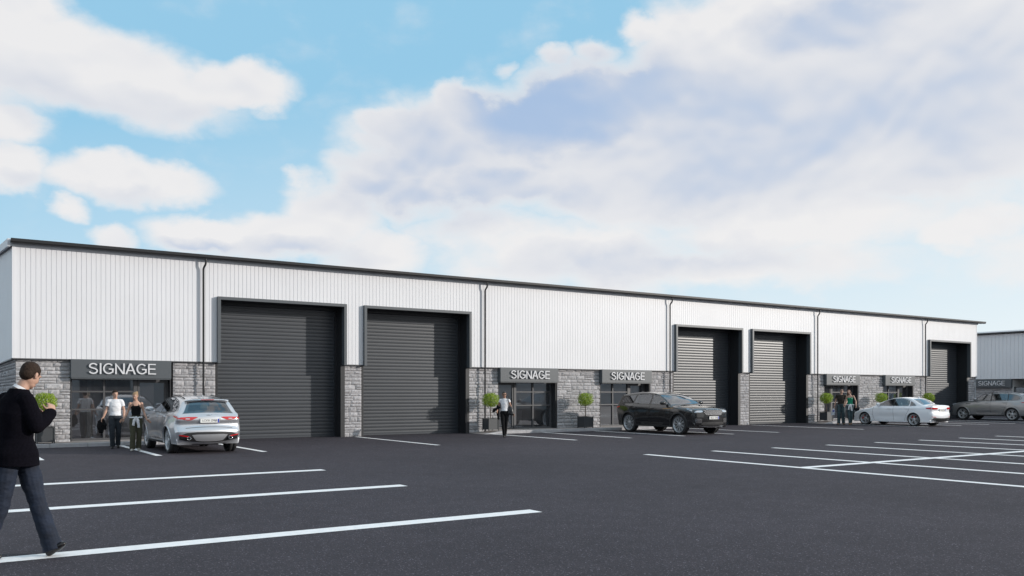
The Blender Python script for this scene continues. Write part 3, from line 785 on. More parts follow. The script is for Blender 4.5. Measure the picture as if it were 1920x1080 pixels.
class Car:
    def __init__(s, name, label, spec):
        s.S = spec; s.root = thing(name, label, 'car', (0,0,0)); s.paint = CM[spec['paint']]
        # top line from front bumper foot to rear bumper foot: x, z, crown, edge radius
        s.top = crom(spec['top'], 230)
        f, r = s.top[0], s.top[-1]; nb = 90
        bot = [[r[0]+(f[0]-r[0])*i/(nb+1), r[1]+(f[1]-r[1])*i/(nb+1), 0, .03] for i in range(1, nb+1)]
        s.C = s.top + bot; s.NT = len(s.top)
        n = len(s.C); s.Nn = []
        for i in range(n):
            a, b = s.C[(i-1)%n], s.C[(i+1)%n]; dx, dz = b[0]-a[0], b[1]-a[1]; l = math.hypot(dx, dz) or 1
            s.Nn.append((-dz/l*-1, dx/l*-1))       # outward
        cx0 = sum(p[0] for p in s.C)/n
        i = s.NT//2
        if s.Nn[i][1] < 0: s.Nn = [(-a, -b) for a, b in s.Nn]
        # smooth the normals so that insets do not fold at creases
        for _ in range(3):
            s.Nn = [tuple(v/ (math.hypot(*q) or 1) for v in q) for q in [tuple(sum(s.Nn[(i+d)%n][k] for d in (-1,0,1)) for k in (0,1)) for i in range(n)]]
    def W(s, x, z):
        S = s.S; w = S['w']
        zb = S['belt'] + S.get('beltrise', .05)*(-x/2)
        if z <= zb:
            t = (z-S['zmax'])/(zb-S['zmax']) if z > S['zmax'] else (S['zmax']-z)/(S['zmax']-.2)
            k = w - (S['shoulder']*t*t if z > S['zmax'] else .06*t*t)
            # hollow above the sill, swell over the wheels
            for ax in S['axles']:
                d = math.hypot(x-ax, (z-.5)*1.0)
                k += .030*math.exp(-((d-.30)/.30)**2)
            k -= .022*math.exp(-((z-.46)/.11)**2)*math.exp(-((x)/.75)**4)
        else:
            k = w - S['shoulder'] - (z-zb)*S['tumble'] - .035*min(1, (z-zb)/.05)
        f = max(0, (x-S['fx'])/(2.35-S['fx'])); r = max(0, (-x-S['rx'])/(2.35-S['rx']))
        return k*(1 - S['fn']*f*f) * (1 - S['rn']*r*r)
    def wrap(s, i, sg, off=0.0):
        """point on the skin across the car: i along the outline, sg in -1..1 across"""
        x, z, g, r = s.C[i]; nx, nz = s.Nn[i]; a = abs(sg); s0 = 1 - r/ .9
        ins = g*a*a + (r*(1-math.sqrt(max(0, 1-((a-s0)/(1-s0))**2))) if a > s0 else 0)
        X, Z = x-nx*ins, z-nz*ins
        return Vector((X+nx*off, math.copysign(s.W(X, Z)*a, sg), Z+nz*off))
    def ifind(s, rear, z):
        """outline index on the front or rear face at height z"""
        rng_ = range(0, 80) if not rear else range(s.NT-90, s.NT)
        return min(rng_, key=lambda i: abs(s.C[i][1]-z) + (0 if (s.C[i][0] > .8) != rear else 9))
    def endp(s, rear, y, z, off=.004):
        i = s.ifind(rear, z)
        j = i+1 if (s.C[(i+1)%len(s.C)][1]-s.C[i][1])*(z-s.C[i][1]) > 0 else i-1
        den = s.C[j][1]-s.C[i][1]; f = (z-s.C[i][1])/den if abs(den) > 1e-6 else 0; f = max(0, min(1, f))
        sg = max(-.998, min(.998, y/s.S['w']*1.0))
        return s.wrap(i, sg, off).lerp(s.wrap(j, sg, off), f)
    def bulk(s):
        S = s.S; C = s.C; n = len(C)
        ss = [0,.12,.25,.38,.5,.62,.72,.80,.85,.89,.92,.945,.965,.982,.993,1.0]
        rings = 22; hw = S['half']
        sidew = [smoothpoly(w_, 1, .1) for w_ in S['windows']]
        bm = bmesh.new()
        def addside(sg):
            cols = []
            for i in range(n):
                col = [s.wrap(i, q*sg) for q in ss]
                e = col[-1]; mx = max(-hw, min(hw, e.x)); mz = .72
                for k in range(1, rings+1):
                    f = k/rings
                    X = e.x+(mx-e.x)*f; Z = e.z+(mz-e.z)*f
                    col.append(Vector((X, s.W(X, Z)*sg, Z)))
                cols.append(col)
            return cols
        for sg in (1, -1):
            cols = addside(sg); vs = [[bm.verts.new(p) for p in c] for c in cols]
            m = len(vs[0])
            for i in range(n):
                i2 = (i+1) % n
                for k in range(m-1):
                    q = (vs[i][k], vs[i2][k], vs[i2][k+1], vs[i][k+1])
                    c = (cols[i][k]+cols[i2][k]+cols[i2][k+1]+cols[i][k+1])/4
                    # wheel openings
                    if k >= 6 and any(math.hypot(c.x-ax, c.z-S['wr']) < S['arch'] for ax in S['axles']): continue
                    # holes behind the panes
                    if k >= len(ss)-2 and any(inpoly(c.x, c.z, w_) for w_ in sidew): continue
                    if any(a < i < b and abs(ss[min(k+1, len(ss)-1)]) < lim and k < len(ss)-1 for a, b, lim in s.screens()): continue
                    f = bm.faces.new(q if sg > 0 else q[::-1])
        bmesh.ops.remove_doubles(bm, verts=bm.verts, dist=.0005)
        bmesh.ops.recalc_face_normals(bm, faces=bm.faces)
        obj('body', bm, s.paint, s.root, smooth=True, angle=50)
    def screens(s):
        return [(s.scr[0][0]+2, s.scr[0][1]-2, .86), (s.scr[1][0]+2, s.scr[1][1]-2, .79)]
    def patch(s, name, a, b, lim0, lim1, mt, off=.004, cols=18, par=None, th=0):
        """strip of skin between outline indices a..b; half widths lim0 (at a) to lim1 (at b)"""
        bm = bmesh.new(); rows = []
        for i in range(a, b+1):
            l = lim0+(lim1-lim0)*(i-a)/(b-a)
            rows.append([bm.verts.new(s.wrap(i, l*(2*k/cols-1), off)) for k in range(cols+1)])
        for A, B in zip(rows, rows[1:]):
            for k in range(cols): bm.faces.new((A[k], A[k+1], B[k+1], B[k]))
        bmesh.ops.recalc_face_normals(bm, faces=bm.faces)
        return obj(name, bm, mt, par or s.root, smooth=True)
    def side(s, name, P, mt, off=.004, sides=(1,-1), par=None, thick=0, grid=0):
        """a patch outlined in side view (x,z), laid on the flank"""
        o = None
        for sg in sides:
            bm = bmesh.new()
            vs = [bm.verts.new((x, 0, z)) for x, z in P]; bm.faces.new(vs)
            L = max(p[0] for p in P)-min(p[0] for p in P)
            bmesh.ops.triangulate(bm, faces=bm.faces)
            for _ in range(5):
                es = [e for e in bm.edges if e.calc_length() > .07]
                if not es: break
                bmesh.ops.subdivide_edges(bm, edges=es, cuts=1); bmesh.ops.triangulate(bm, faces=bm.faces)
            for v in bm.verts: v.co.y = sg*(s.W(v.co.x, v.co.z)+off)
            bmesh.ops.recalc_face_normals(bm, faces=bm.faces)
            o = obj(name, bm, mt, par or s.root, smooth=True)
        return o
    def sidestrip(s, name, pts, wd, mt, off=.003, sides=(1,-1), par=None):
        """a thin line along the flank through (x,z) points"""
        for sg in sides:
            bm = bmesh.new(); q = []; D = []
            for (x0_, z0_), (x1_, z1_) in zip(pts, pts[1:]):
                m_ = max(1, int(math.hypot(x1_-x0_, z1_-z0_)/.04)); D += [(x0_+(x1_-x0_)*j_/m_, z0_+(z1_-z0_)*j_/m_) for j_ in range(m_)]
            D.append(pts[-1]); opts, pts = pts, D
            n_ = len(pts)
            for i, (x, z) in enumerate(pts):
                a, b = pts[max(i-1,0)], pts[min(i+1,n_-1)]; dx, dz = b[0]-a[0], b[1]-a[1]; l = math.hypot(dx, dz) or 1
                ox, oz = -dz/l*wd/2, dx/l*wd/2
                q.append([bm.verts.new((x+k*ox, sg*(s.W(x+k*ox, z+k*oz)+off), z+k*oz)) for k in (-1, 1)])
            for A, B in zip(q, q[1:]): bm.faces.new((A[0], A[1], B[1], B[0]))
            bmesh.ops.recalc_face_normals(bm, faces=bm.faces)
            obj(name, bm, mt, par or s.root); pts = opts
    def end(s, name, rear, P, mt, off=.005, mirror=False, par=None, sub=True):
        """a patch outlined in end view (y,z), laid on the front or rear face"""
        for sg in ((1,-1) if mirror else (1,)):
            bm = bmesh.new(); vs = [bm.verts.new((0, y*sg, z)) for y, z in P]; bm.faces.new(vs)
            bmesh.ops.triangulate(bm, faces=bm.faces)
            for _ in range(3):
                es = [e for e in bm.edges if e.calc_length() > .09]
                if not es: break
                bmesh.ops.subdivide_edges(bm, edges=es, cuts=1); bmesh.ops.triangulate(bm, faces=bm.faces)
            for v in bm.verts: v.co = s.endp(rear, v.co.y, v.co.z, off)
            bmesh.ops.recalc_face_normals(bm, faces=bm.faces)
            o = obj(name, bm, mt, par or s.root, smooth=True)
        return o
    def wheels(s):
        S = s.S; R_ = S['wr']; wdt = .245
        def lathe(bm, prof, n=48, mi=0):
            rows = [[bm.verts.new((r*math.cos(2*math.pi*k/n), y, r*math.sin(2*math.pi*k/n))) for k in range(n)] for r, y in prof]
            for A, B in zip(rows, rows[1:]):
                for k in range(n): bm.faces.new((A[k], A[(k+1)%n], B[(k+1)%n], B[k])).material_index = mi
        rr = S['rim']; h = wdt/2
        bt = bmesh.new(); lathe(bt, [(rr-.01, h-.03), (rr+.01, h-.004), (R_-.045, h+.004), (R_-.015, h-.01), (R_, h-.045), (R_, .012), (R_-.009, .008), (R_-.009, -.008), (R_, -.012), (R_, -h+.045), (R_-.015, -h+.01), (R_-.045, -h), (rr, -h+.01), (rr-.01, -h+.05)])
        bmesh.ops.recalc_face_normals(bt, faces=bt.faces)
        tyre = bpy.data.meshes.new('tyre'); bt.to_mesh(tyre); bt.free(); tyre.materials.append(CM['tyre'])
        br = bmesh.new(); lathe(br, [(rr-.012, -h+.05), (rr-.035, -.02), (rr-.04, h-.06), (rr-.014, h-.026), (rr-.002, h-.006), (rr+.008, h-.004), (rr+.006, h-.03)])
        nsp = S['spokes']; tw = S.get('twin', 0)
        for k in range(nsp):
            for tt in ((-tw, tw) if tw else (0,)):
                a = 2*math.pi*k/nsp
                def pt(r, da, y): return Vector((r*math.cos(a+da), y, r*math.sin(a+da)))
                r0, r1 = .05, rr-.022; w0, w1 = S['sw']
                a0 = tt*.35; a1 = tt
                vs = []
                for r, ac, w_, y in ((r0, a0, w0, h-.035), ((r0+r1)/2, (a0+a1)/2, (w0+w1)/2, h-.03), (r1, a1, w1, h-.022)):
                    d = w_/r/2
                    vs.append([br.verts.new(pt(r, ac-d, y)), br.verts.new(pt(r, ac+d, y)), br.verts.new(pt(r, ac+d*.8, y-.045)), br.verts.new(pt(r, ac-d*.8, y-.045))])
                for A, B in zip(vs, vs[1:]):
                    for q in range(4): br.faces.new((A[q], A[(q+1)%4], B[(q+1)%4], B[q]))
                br.faces.new(vs[0]); br.faces.new(vs[-1])
        lathe(br, [(.0, h-.018), (.055, h-.02), (.075, h-.032), (.08, h-.09)], 24)
        bmesh.ops.recalc_face_normals(br, faces=br.faces)
        rim = bpy.data.meshes.new('rim'); br.to_mesh(rim); br.free(); rim.materials.append(CM[S['rimmat']]); rim.polygons.foreach_set('use_smooth', [True]*len(rim.polygons)); rim.set_sharp_from_angle(angle=R(35))
        tyre.polygons.foreach_set('use_smooth', [True]*len(tyre.polygons))
        bd = bmesh.new(); lathe(bd, [(.01, .02), (.165, .02), (.165, .0), (.01, .0)], 32)
        disc = bpy.data.meshes.new('brake_disc'); bd.to_mesh(disc); bd.free(); disc.materials.append(CM['disc'])
        bd = bmesh.new(); lathe(bd, [(.0, -.005), (rr-.035, -.005)], 32); back = bpy.data.meshes.new('hub_back'); bd.to_mesh(back); bd.free(); back.materials.append(CM['cabin'])
        bc = bmesh.new()
        for k in range(6):
            a, b = R(20+k*12), R(32+k*12)
            for (r0, r1) in ((.105, .185),):
                q = [(r0,a),(r1,a),(r1,b),(r0,b)]
                A = [bc.verts.new((r*math.cos(t), .055, r*math.sin(t))) for r, t in q]; bc.faces.new(A)
        cal = bpy.data.meshes.new('caliper'); bc.to_mesh(cal); bc.free(); cal.materials.append(CM[S.get('caliper', 'plastic')])
        for ax in S['axles']:
            for sg in (1, -1):
                y = sg*(s.W(ax, .5)-.015-wdt/2)
                w_ = link(bpy.data.objects.new('wheel', None), s.root); w_.location = (ax, y, R_-.002); w_.rotation_euler = (0, R(17*ax), 0 if sg > 0 else math.pi)
                w_.empty_display_size = .1
                for me in (tyre, rim, disc, back, cal): link(bpy.data.objects.new(me.name, me), w_)
        # arch linings and lips
        for ax in S['axles']:
            for sg in (1, -1):
                bm = bmesh.new(); n = 40; A = S['arch']; z0 = S['wr']; rows = []
                zlow = S['top'][0][1]+.02; a0 = math.asin(max(-1, min(1, (zlow-z0)/A)))
                lipm = CM['plastic'] if S.get('lip') else s.paint
                def P(rad, t, dy, yabs=None):
                    x, z = ax+rad*math.cos(t), z0+rad*math.sin(t)
                    return Vector((x, sg*(yabs if yabs is not None else s.W(x, z)+dy), z))
                rng_ = [a0+(math.pi-2*a0)*k/n for k in range(n+1)]
                lw = S.get('lip', .022)
                rows = [[bm.verts.new(P(A+lw, t, .002)), bm.verts.new(P(A+lw*.6, t, .012)), bm.verts.new(P(A-.012, t, .010)), bm.verts.new(P(A-.016, t, -.03))] for t in rng_]
                for U, V in zip(rows, rows[1:]):
                    for k in range(3): bm.faces.new((U[k], U[k+1], V[k+1], V[k]))
                bmesh.ops.recalc_face_normals(bm, faces=bm.faces)
                obj('wheel_arch', bm, lipm, s.root, smooth=True, angle=60)
                bm = bmesh.new()
                rows = [[bm.verts.new(P(A-.005, t, -.03)), bm.verts.new(P(A-.005, t, 0, s.W(ax,.5)-.42)), bm.verts.new(P(.02, t, 0, s.W(ax,.5)-.42))] for t in rng_]
                for U, V in zip(rows, rows[1:]):
                    for k in range(2): bm.faces.new((U[k], U[k+1], V[k+1], V[k]))
                obj('arch_lining', bm, CM['cabin'], s.root)
    def cabin(s, roof_z, belt):
        bm = bmesh.new(); w = s.S['w']-.2
        box(bm, -1.75, 1.2, -w+.05, w-.05, .30, .36); box(bm, -1.9, 1.7, -.35, .35, .24, .30)
        prism(bm, [(.45,.36),(1.15,.36),(1.2,belt-.12),(.75,belt-.04),(.5,belt-.10)], 'y', -w+.1, w-.1)
        obj('cabin_floor', bm, CM['cabin'], s.root)
        sx = [(.05, .37), (.05, -.37), (-.85, .40), (-.85, -.40)]
        for x, y in sx:
            bm = bmesh.new()
            prism(bm, [(x-.1,.36),(x+.5,.36),(x+.5,.58),(x+.05,.56),(x-.13,belt+.10),(x-.25,belt+.10),(x-.12,.55)], 'y', y-.24, y+.24)
            box(bm, x-.30, x-.19, y-.13, y+.13, belt+.13, belt+.33, bev=.03)
            tube(bm, [(x-.22, y-.05, belt+.05), (x-.24, y-.05, belt+.16)], .008, 6); tube(bm, [(x-.22, y+.05, belt+.05), (x-.24, y+.05, belt+.16)], .008, 6)
            obj('seat', bm, CM['seat'], s.root)
        bm = bmesh.new(); c = Vector((.60, -.37 if s.S.get('rhd') else .37, belt-.10)); pts = [c+Vector((.05*math.sin(t)*.6, .18*math.cos(t), .18*math.sin(t))) for t in [2*math.pi*k/20 for k in range(21)]]
        tube(bm, pts, .014, 6, cap=False); tube(bm, [c, c+Vector((.15,0,-.03))], .03, 8); obj('steering_wheel', bm, CM['cabin'], s.root)
    def mirror(s, x, z):
        for sg in (1, -1):
            y = s.W(x, z)
            bm = bmesh.new(); tube(bm, [(x, sg*(y-.03), z-.02), (x-.02, sg*(y+.05), z+.01), (x-.03, sg*(y+.09), z+.03)], [(.05,.018),(.04,.018),(.04,.02)], 10, side=(1,0,0))
            ys = [(-.01,.03),(.02,.062),(.09,.078),(.17,.072),(.21,.05),(.225,.02)]
            tube(bm, [(x-.02-a*.25, sg*(y+.07+a), z+.075) for a, r in ys], [(r*.9, r) for a, r in ys], 16, side=(1,0,0))
            bmesh.ops.recalc_face_normals(bm, faces=bm.faces)
            obj('wing_mirror', bm, s.paint, s.root, smooth=True, angle=60)
    def handles(s, pts, mt):
        for x, z in pts:
            for sg in (1, -1):
                bm = bmesh.new(); y = s.W(x, z)
                tube(bm, [(x+.11, sg*(y-.005), z), (x+.09, sg*(y+.028), z), (x-.09, sg*(y+.03), z), (x-.11, sg*(y-.005), z)], [(.014,.008)]*4, 8, side=(0,0,1))
                obj('door_handle', bm, mt, s.root, smooth=True)
    def plate(s, rear, z, text, w_=.52, h=.112, off=.02, tilt=0):
        p = s.endp(rear, 0, z, off); d = -1 if rear else 1
        e = link(bpy.data.objects.new('number_plate', None), s.root)
        bpy.data.objects.remove(e)
        bm = bmesh.new(); box(bm, min(0, d*.012), max(0, d*.012), -w_/2, w_/2, -h/2, h/2, bev=.003)
        o = obj('number_plate', bm, CM['plate'], s.root); o.location = p
        bm = bmesh.new(); yy = (-w_/2+.004, -w_/2+.045) if rear else (w_/2-.045, w_/2-.004)
        if rear: yy = (-w_/2+.004, -w_/2+.045)
        x = d*.014; f = [(x, yy[0], -h/2+.004), (x, yy[1], -h/2+.004), (x, yy[1], h/2-.004), (x, yy[0], h/2-.004)]; poly(bm, f)
        obj('country_band', bm, CM['blue'], o)
        me, wd = textmesh(text, .075, .002, 1.0); k = .40/wd
        for v in me.vertices:
            X, Y, Z = v.co; v.co = (d*.014+ (d*Y), (X*k)*(-d)*-1 if not rear else -X*k, Z)
        obj('plate_text', me, CM['ink'], o)
        return o
def fin(car, x, z, mt):
    bm = bmesh.new(); prism(bm, [(x+.09, z-.01), (x-.07, z-.01), (x-.08, z+.055), (x-.05, z+.06)], 'y', -.018, .018); obj('roof_antenna', bm, mt, car.root)

def fpace(label, paint, detail_rear=True):
    S = dict(paint=paint, w=.965, belt=1.075, beltrise=.05, zmax=.72, shoulder=.06, tumble=.54, fx=1.0, rx=1.0, fn=.13, rn=.10,
             axles=(1.47, -1.40), wr=.375, arch=.415, rim=.275, spokes=5, twin=.20, sw=(.05,.035), rimmat='rim', half=1.75,
             top=[(2.22,.27,.14,.05),(2.32,.38,.15,.10),(2.34,.58,.15,.12),(2.32,.80,.15,.12),(2.22,.97,.14,.12),(2.0,1.05,.09,.10),(1.55,1.12,.06,.09),(1.1,1.165,.05,.08),(.90,1.18,.05,.06),
                  (.55,1.385,.05,.055),(.15,1.56,.05,.07),(-.25,1.628,.05,.09),(-.7,1.648,.05,.10),(-1.2,1.625,.05,.10),(-1.65,1.575,.06,.10),(-1.93,1.535,.07,.08),(-1.99,1.50,.08,.07),
                  (-2.08,1.33,.06,.05),(-2.19,1.14,.07,.07),(-2.27,1.07,.09,.09),(-2.30,.95,.10,.10),(-2.27,.84,.11,.11),(-2.31,.76,.12,.12),(-2.37,.66,.13,.12),(-2.36,.48,.14,.12),(-2.27,.33,.14,.08),(-2.20,.27,.14,.05)],
             windows=[[(.88,1.165),(.30,1.485),(.02,1.545),(-.10,1.555),(-.13,1.165)], [(-.19,1.165),(-.17,1.555),(-.6,1.565),(-1.06,1.545),(-1.10,1.19)], [(-1.14,1.19),(-1.11,1.54),(-1.45,1.485),(-1.68,1.40),(-1.78,1.31),(-1.70,1.235)]])
    c = Car('parked_car', label, S)
    T = S['top']
    def idx(x, z): return min(range(c.NT), key=lambda i: (c.C[i][0]-x)**2+(c.C[i][1]-z)**2)
    c.scr = [(idx(.86,1.20), idx(.18,1.55)), (idx(-2.00,1.47), idx(-2.18,1.15))]
    c.bulk()
    c.patch('windscreen', c.scr[0][0], c.scr[0][1], .93, .93, CM['glass']); c.patch('rear_window', c.scr[1][0]-1, c.scr[1][1], .80, .84, CM['glass'])
    for i_, w_ in enumerate(S['windows']): c.side('side_window', smoothpoly(w_, 2, .07), CM['glass' if i_ < 2 else 'glassd'], .006)
    dlo = smoothpoly([(.96,1.145),(.33,1.50),(.02,1.568),(-.6,1.59),(-1.12,1.565),(-1.50,1.50),(-1.76,1.40),(-1.86,1.30),(-1.74,1.20),(-1.1,1.165),(-.15,1.145)], 2, .12)
    c.sidestrip('window_trim', dlo+[dlo[0]], .016, CM['plastic'], .005)
    c.side('door_pillar', [(-.12,1.15),(-.09,1.56),(-.18,1.56),(-.20,1.15)], CM['plastic'], .0045); c.side('door_pillar', [(-1.09,1.17),(-1.05,1.555),(-1.12,1.55),(-1.15,1.18)], CM['plastic'], .0045)
    c.sidestrip('door_gap', [(.98,1.12),(1.02,.95),(1.0,.55),(.92,.38)], .010, CM['joint']); c.sidestrip('door_gap', [(-.16,1.14),(-.17,.8),(-.20,.38)], .010, CM['joint'])
    c.sidestrip('door_gap', [(-1.13,1.16),(-1.10,.95),(-.98,.66),(-.86,.38)], .010, CM['joint'])
    c.sidestrip('door_gap', [(.92,.38),(-.86,.38)], .008, CM['joint'])
    c.side('sill', smoothpoly([(1.02,.27),(1.02,.33),(-.96,.33),(-.96,.27)], 1, .1), CM['plastic'], .006)
    c.sidestrip('chrome_strip', [(.95,.40),(.2,.385),(-.8,.40)], .02, CM['chrome'], .008)
    c.side('side_vent', [(1.30,.99),(1.02,.985),(1.02,.955),(1.25,.95)], CM['plastic'], .006)
    c.wheels(); c.cabin(1.6, 1.10); c.mirror(.74, 1.16); c.handles([(.02,1.02),(-.98,1.04)], s_m if (s_m := c.paint) else None)
    fin(c, -1.45, 1.60, c.paint)
    for sg in (1, -1):
        bm = bmesh.new(); pts = [(x, sg*(c.W(x, 1.6)-.075), z) for x, z in ((.0,1.570),(-.1,1.605),(-.6,1.640),(-1.2,1.618),(-1.58,1.565),(-1.66,1.54))]; tube(bm, pts, .013, 8); obj('roof_rail', bm, CM['plastic'], c.root, smooth=True)
    bm = bmesh.new()     # spoiler blade
    n = 14; rows = []
    for k in range(n+1):
        y = (-1+2*k/n)*.60; dx = .05*(y/.6)**2
        rows.append([bm.verts.new((x+dx, y, z-.02*(y/.6)**4)) for x, z in ((-1.86,1.552),(-2.06,1.535),(-2.07,1.515),(-1.98,1.495))])
    for A, B in zip(rows, rows[1:]):
        for k in range(3): bm.faces.new((A[k], A[k+1], B[k+1], B[k]))
    bmesh.ops.recalc_face_normals(bm, faces=bm.faces); sp_ = obj('spoiler', bm, c.paint, c.root, smooth=True, angle=40)
    bm = bmesh.new(); box(bm, -2.077, -2.071, -.18, .18, 1.516, 1.530); obj('brake_light', bm, CM['red'], sp_)
    # tail
    c.end('tail_light', True, smoothpoly([(.34,1.045),(.95,1.075),(.955,1.0),(.80,.985),(.66,.95),(.55,.955),(.44,1.0)], 1, .15), CM['red'], .010, mirror=True)
    c.side('tail_light', [(-2.20,1.07),(-1.92,1.085),(-1.86,1.078),(-1.96,1.04),(-2.20,1.0)], CM['red'], .012)
    c.end('lamp_core', True, [(.60,1.01),(.72,1.015),(.72,.985),(.60,.98)], CM['lens'], .013, mirror=True)
    c.end('tailgate_gap', True, [(-.70,.765),(.70,.765),(.70,.757),(-.70,.757)], CM['joint'], .006)
    c.end('plate_recess', True, smoothpoly([(-.36,1.03),(.36,1.03),(.30,.84),(-.30,.84)], 2, .12), CM['joint' if paint == 'black' else 'plastic'] if False else c.paint, .004)
    c.plate(True, .935, 'LCV31 ZMJB', off=.012)
    c.end('lower_bumper', True, smoothpoly([(-.90,.50),(-.70,.60),(-.45,.625),(.45,.625),(.70,.60),(.90,.50),(.88,.33),(-.88,.33)], 1, .1), CM['plastic'], .006)
    c.end('diffuser', True, smoothpoly([(-.56,.555),(.56,.555),(.48,.44),(.40,.36),(-.40,.36),(-.48,.44)], 1, .15), CM['rim'], .012)
    c.end('fog_reflector', True, smoothpoly([(.62,.50),(.90,.54),(.90,.50),(.64,.46)], 1, .15), CM['red'], .012, mirror=True)
    for y in (.57, -.57):
        p = c.endp(True, y, .45, 0); bm = bmesh.new()
        n = 20; q = [(0.0, .040), (-.03, .046), (-.035, .040), (-.02, .034), (.06, .034)]
        rows = [[bm.verts.new((p.x+dx-.01, y+r*1.25*math.cos(2*math.pi*k/n), .45+r*math.sin(2*math.pi*k/n))) for k in range(n)] for dx, r in q]
        for A, B in zip(rows, rows[1:]):
            for k in range(n): bm.faces.new((A[k], A[(k+1)%n], B[(k+1)%n], B[k]))
        obj('exhaust', bm, CM['chrome'], c.root, smooth=True)
        bm = bmesh.new(); bm.faces.new([bm.verts.new((p.x+.0, y+.042*1.2*math.cos(2*math.pi*k/n), .45+.036*math.sin(2*math.pi*k/n))) for k in range(n)]); obj('exhaust_bore', bm, CM['joint'], c.root)
    p = c.endp(True, 0, 1.09, .008); bm = bmesh.new(); tube(bm, [(p.x-.004,.085,1.082),(p.x-.004,.04,1.10),(p.x-.004,-.02,1.092),(p.x-.004,-.085,1.112)], [.005,.012,.010,.004], 6); obj('emblem', bm, CM['chrome'], c.root)
    me, wd = textmesh('F-PACE', .03, .002)
    for v in me.vertices: X, Y, Z = v.co; q = c.endp(True, -X-.62, .86, .006); v.co = (q.x+Y, -X-.62, .855+Z)
    obj('model_lettering', me, CM['chrome'], c.root)
    # nose
    c.end('headlight', False, smoothpoly([(.50,.90),(.93,.97),(.93,.91),(.55,.83)], 1, .15), CM['lens'], .010, mirror=True)
    c.side('headlight', [(2.12,.95),(1.85,.99),(1.95,.93),(2.12,.89)], CM['lens'], .012)
    c.end('grille', False, smoothpoly([(-.42,.88),(.42,.88),(.40,.72),(.28,.55),(-.28,.55),(-.40,.72)], 2, .12), CM['plastic'], .008)
    c.end('bumper_intake', False, smoothpoly([(.52,.62),(.88,.66),(.86,.45),(.50,.45)], 1, .15), CM['plastic'], .008, mirror=True)
    return c

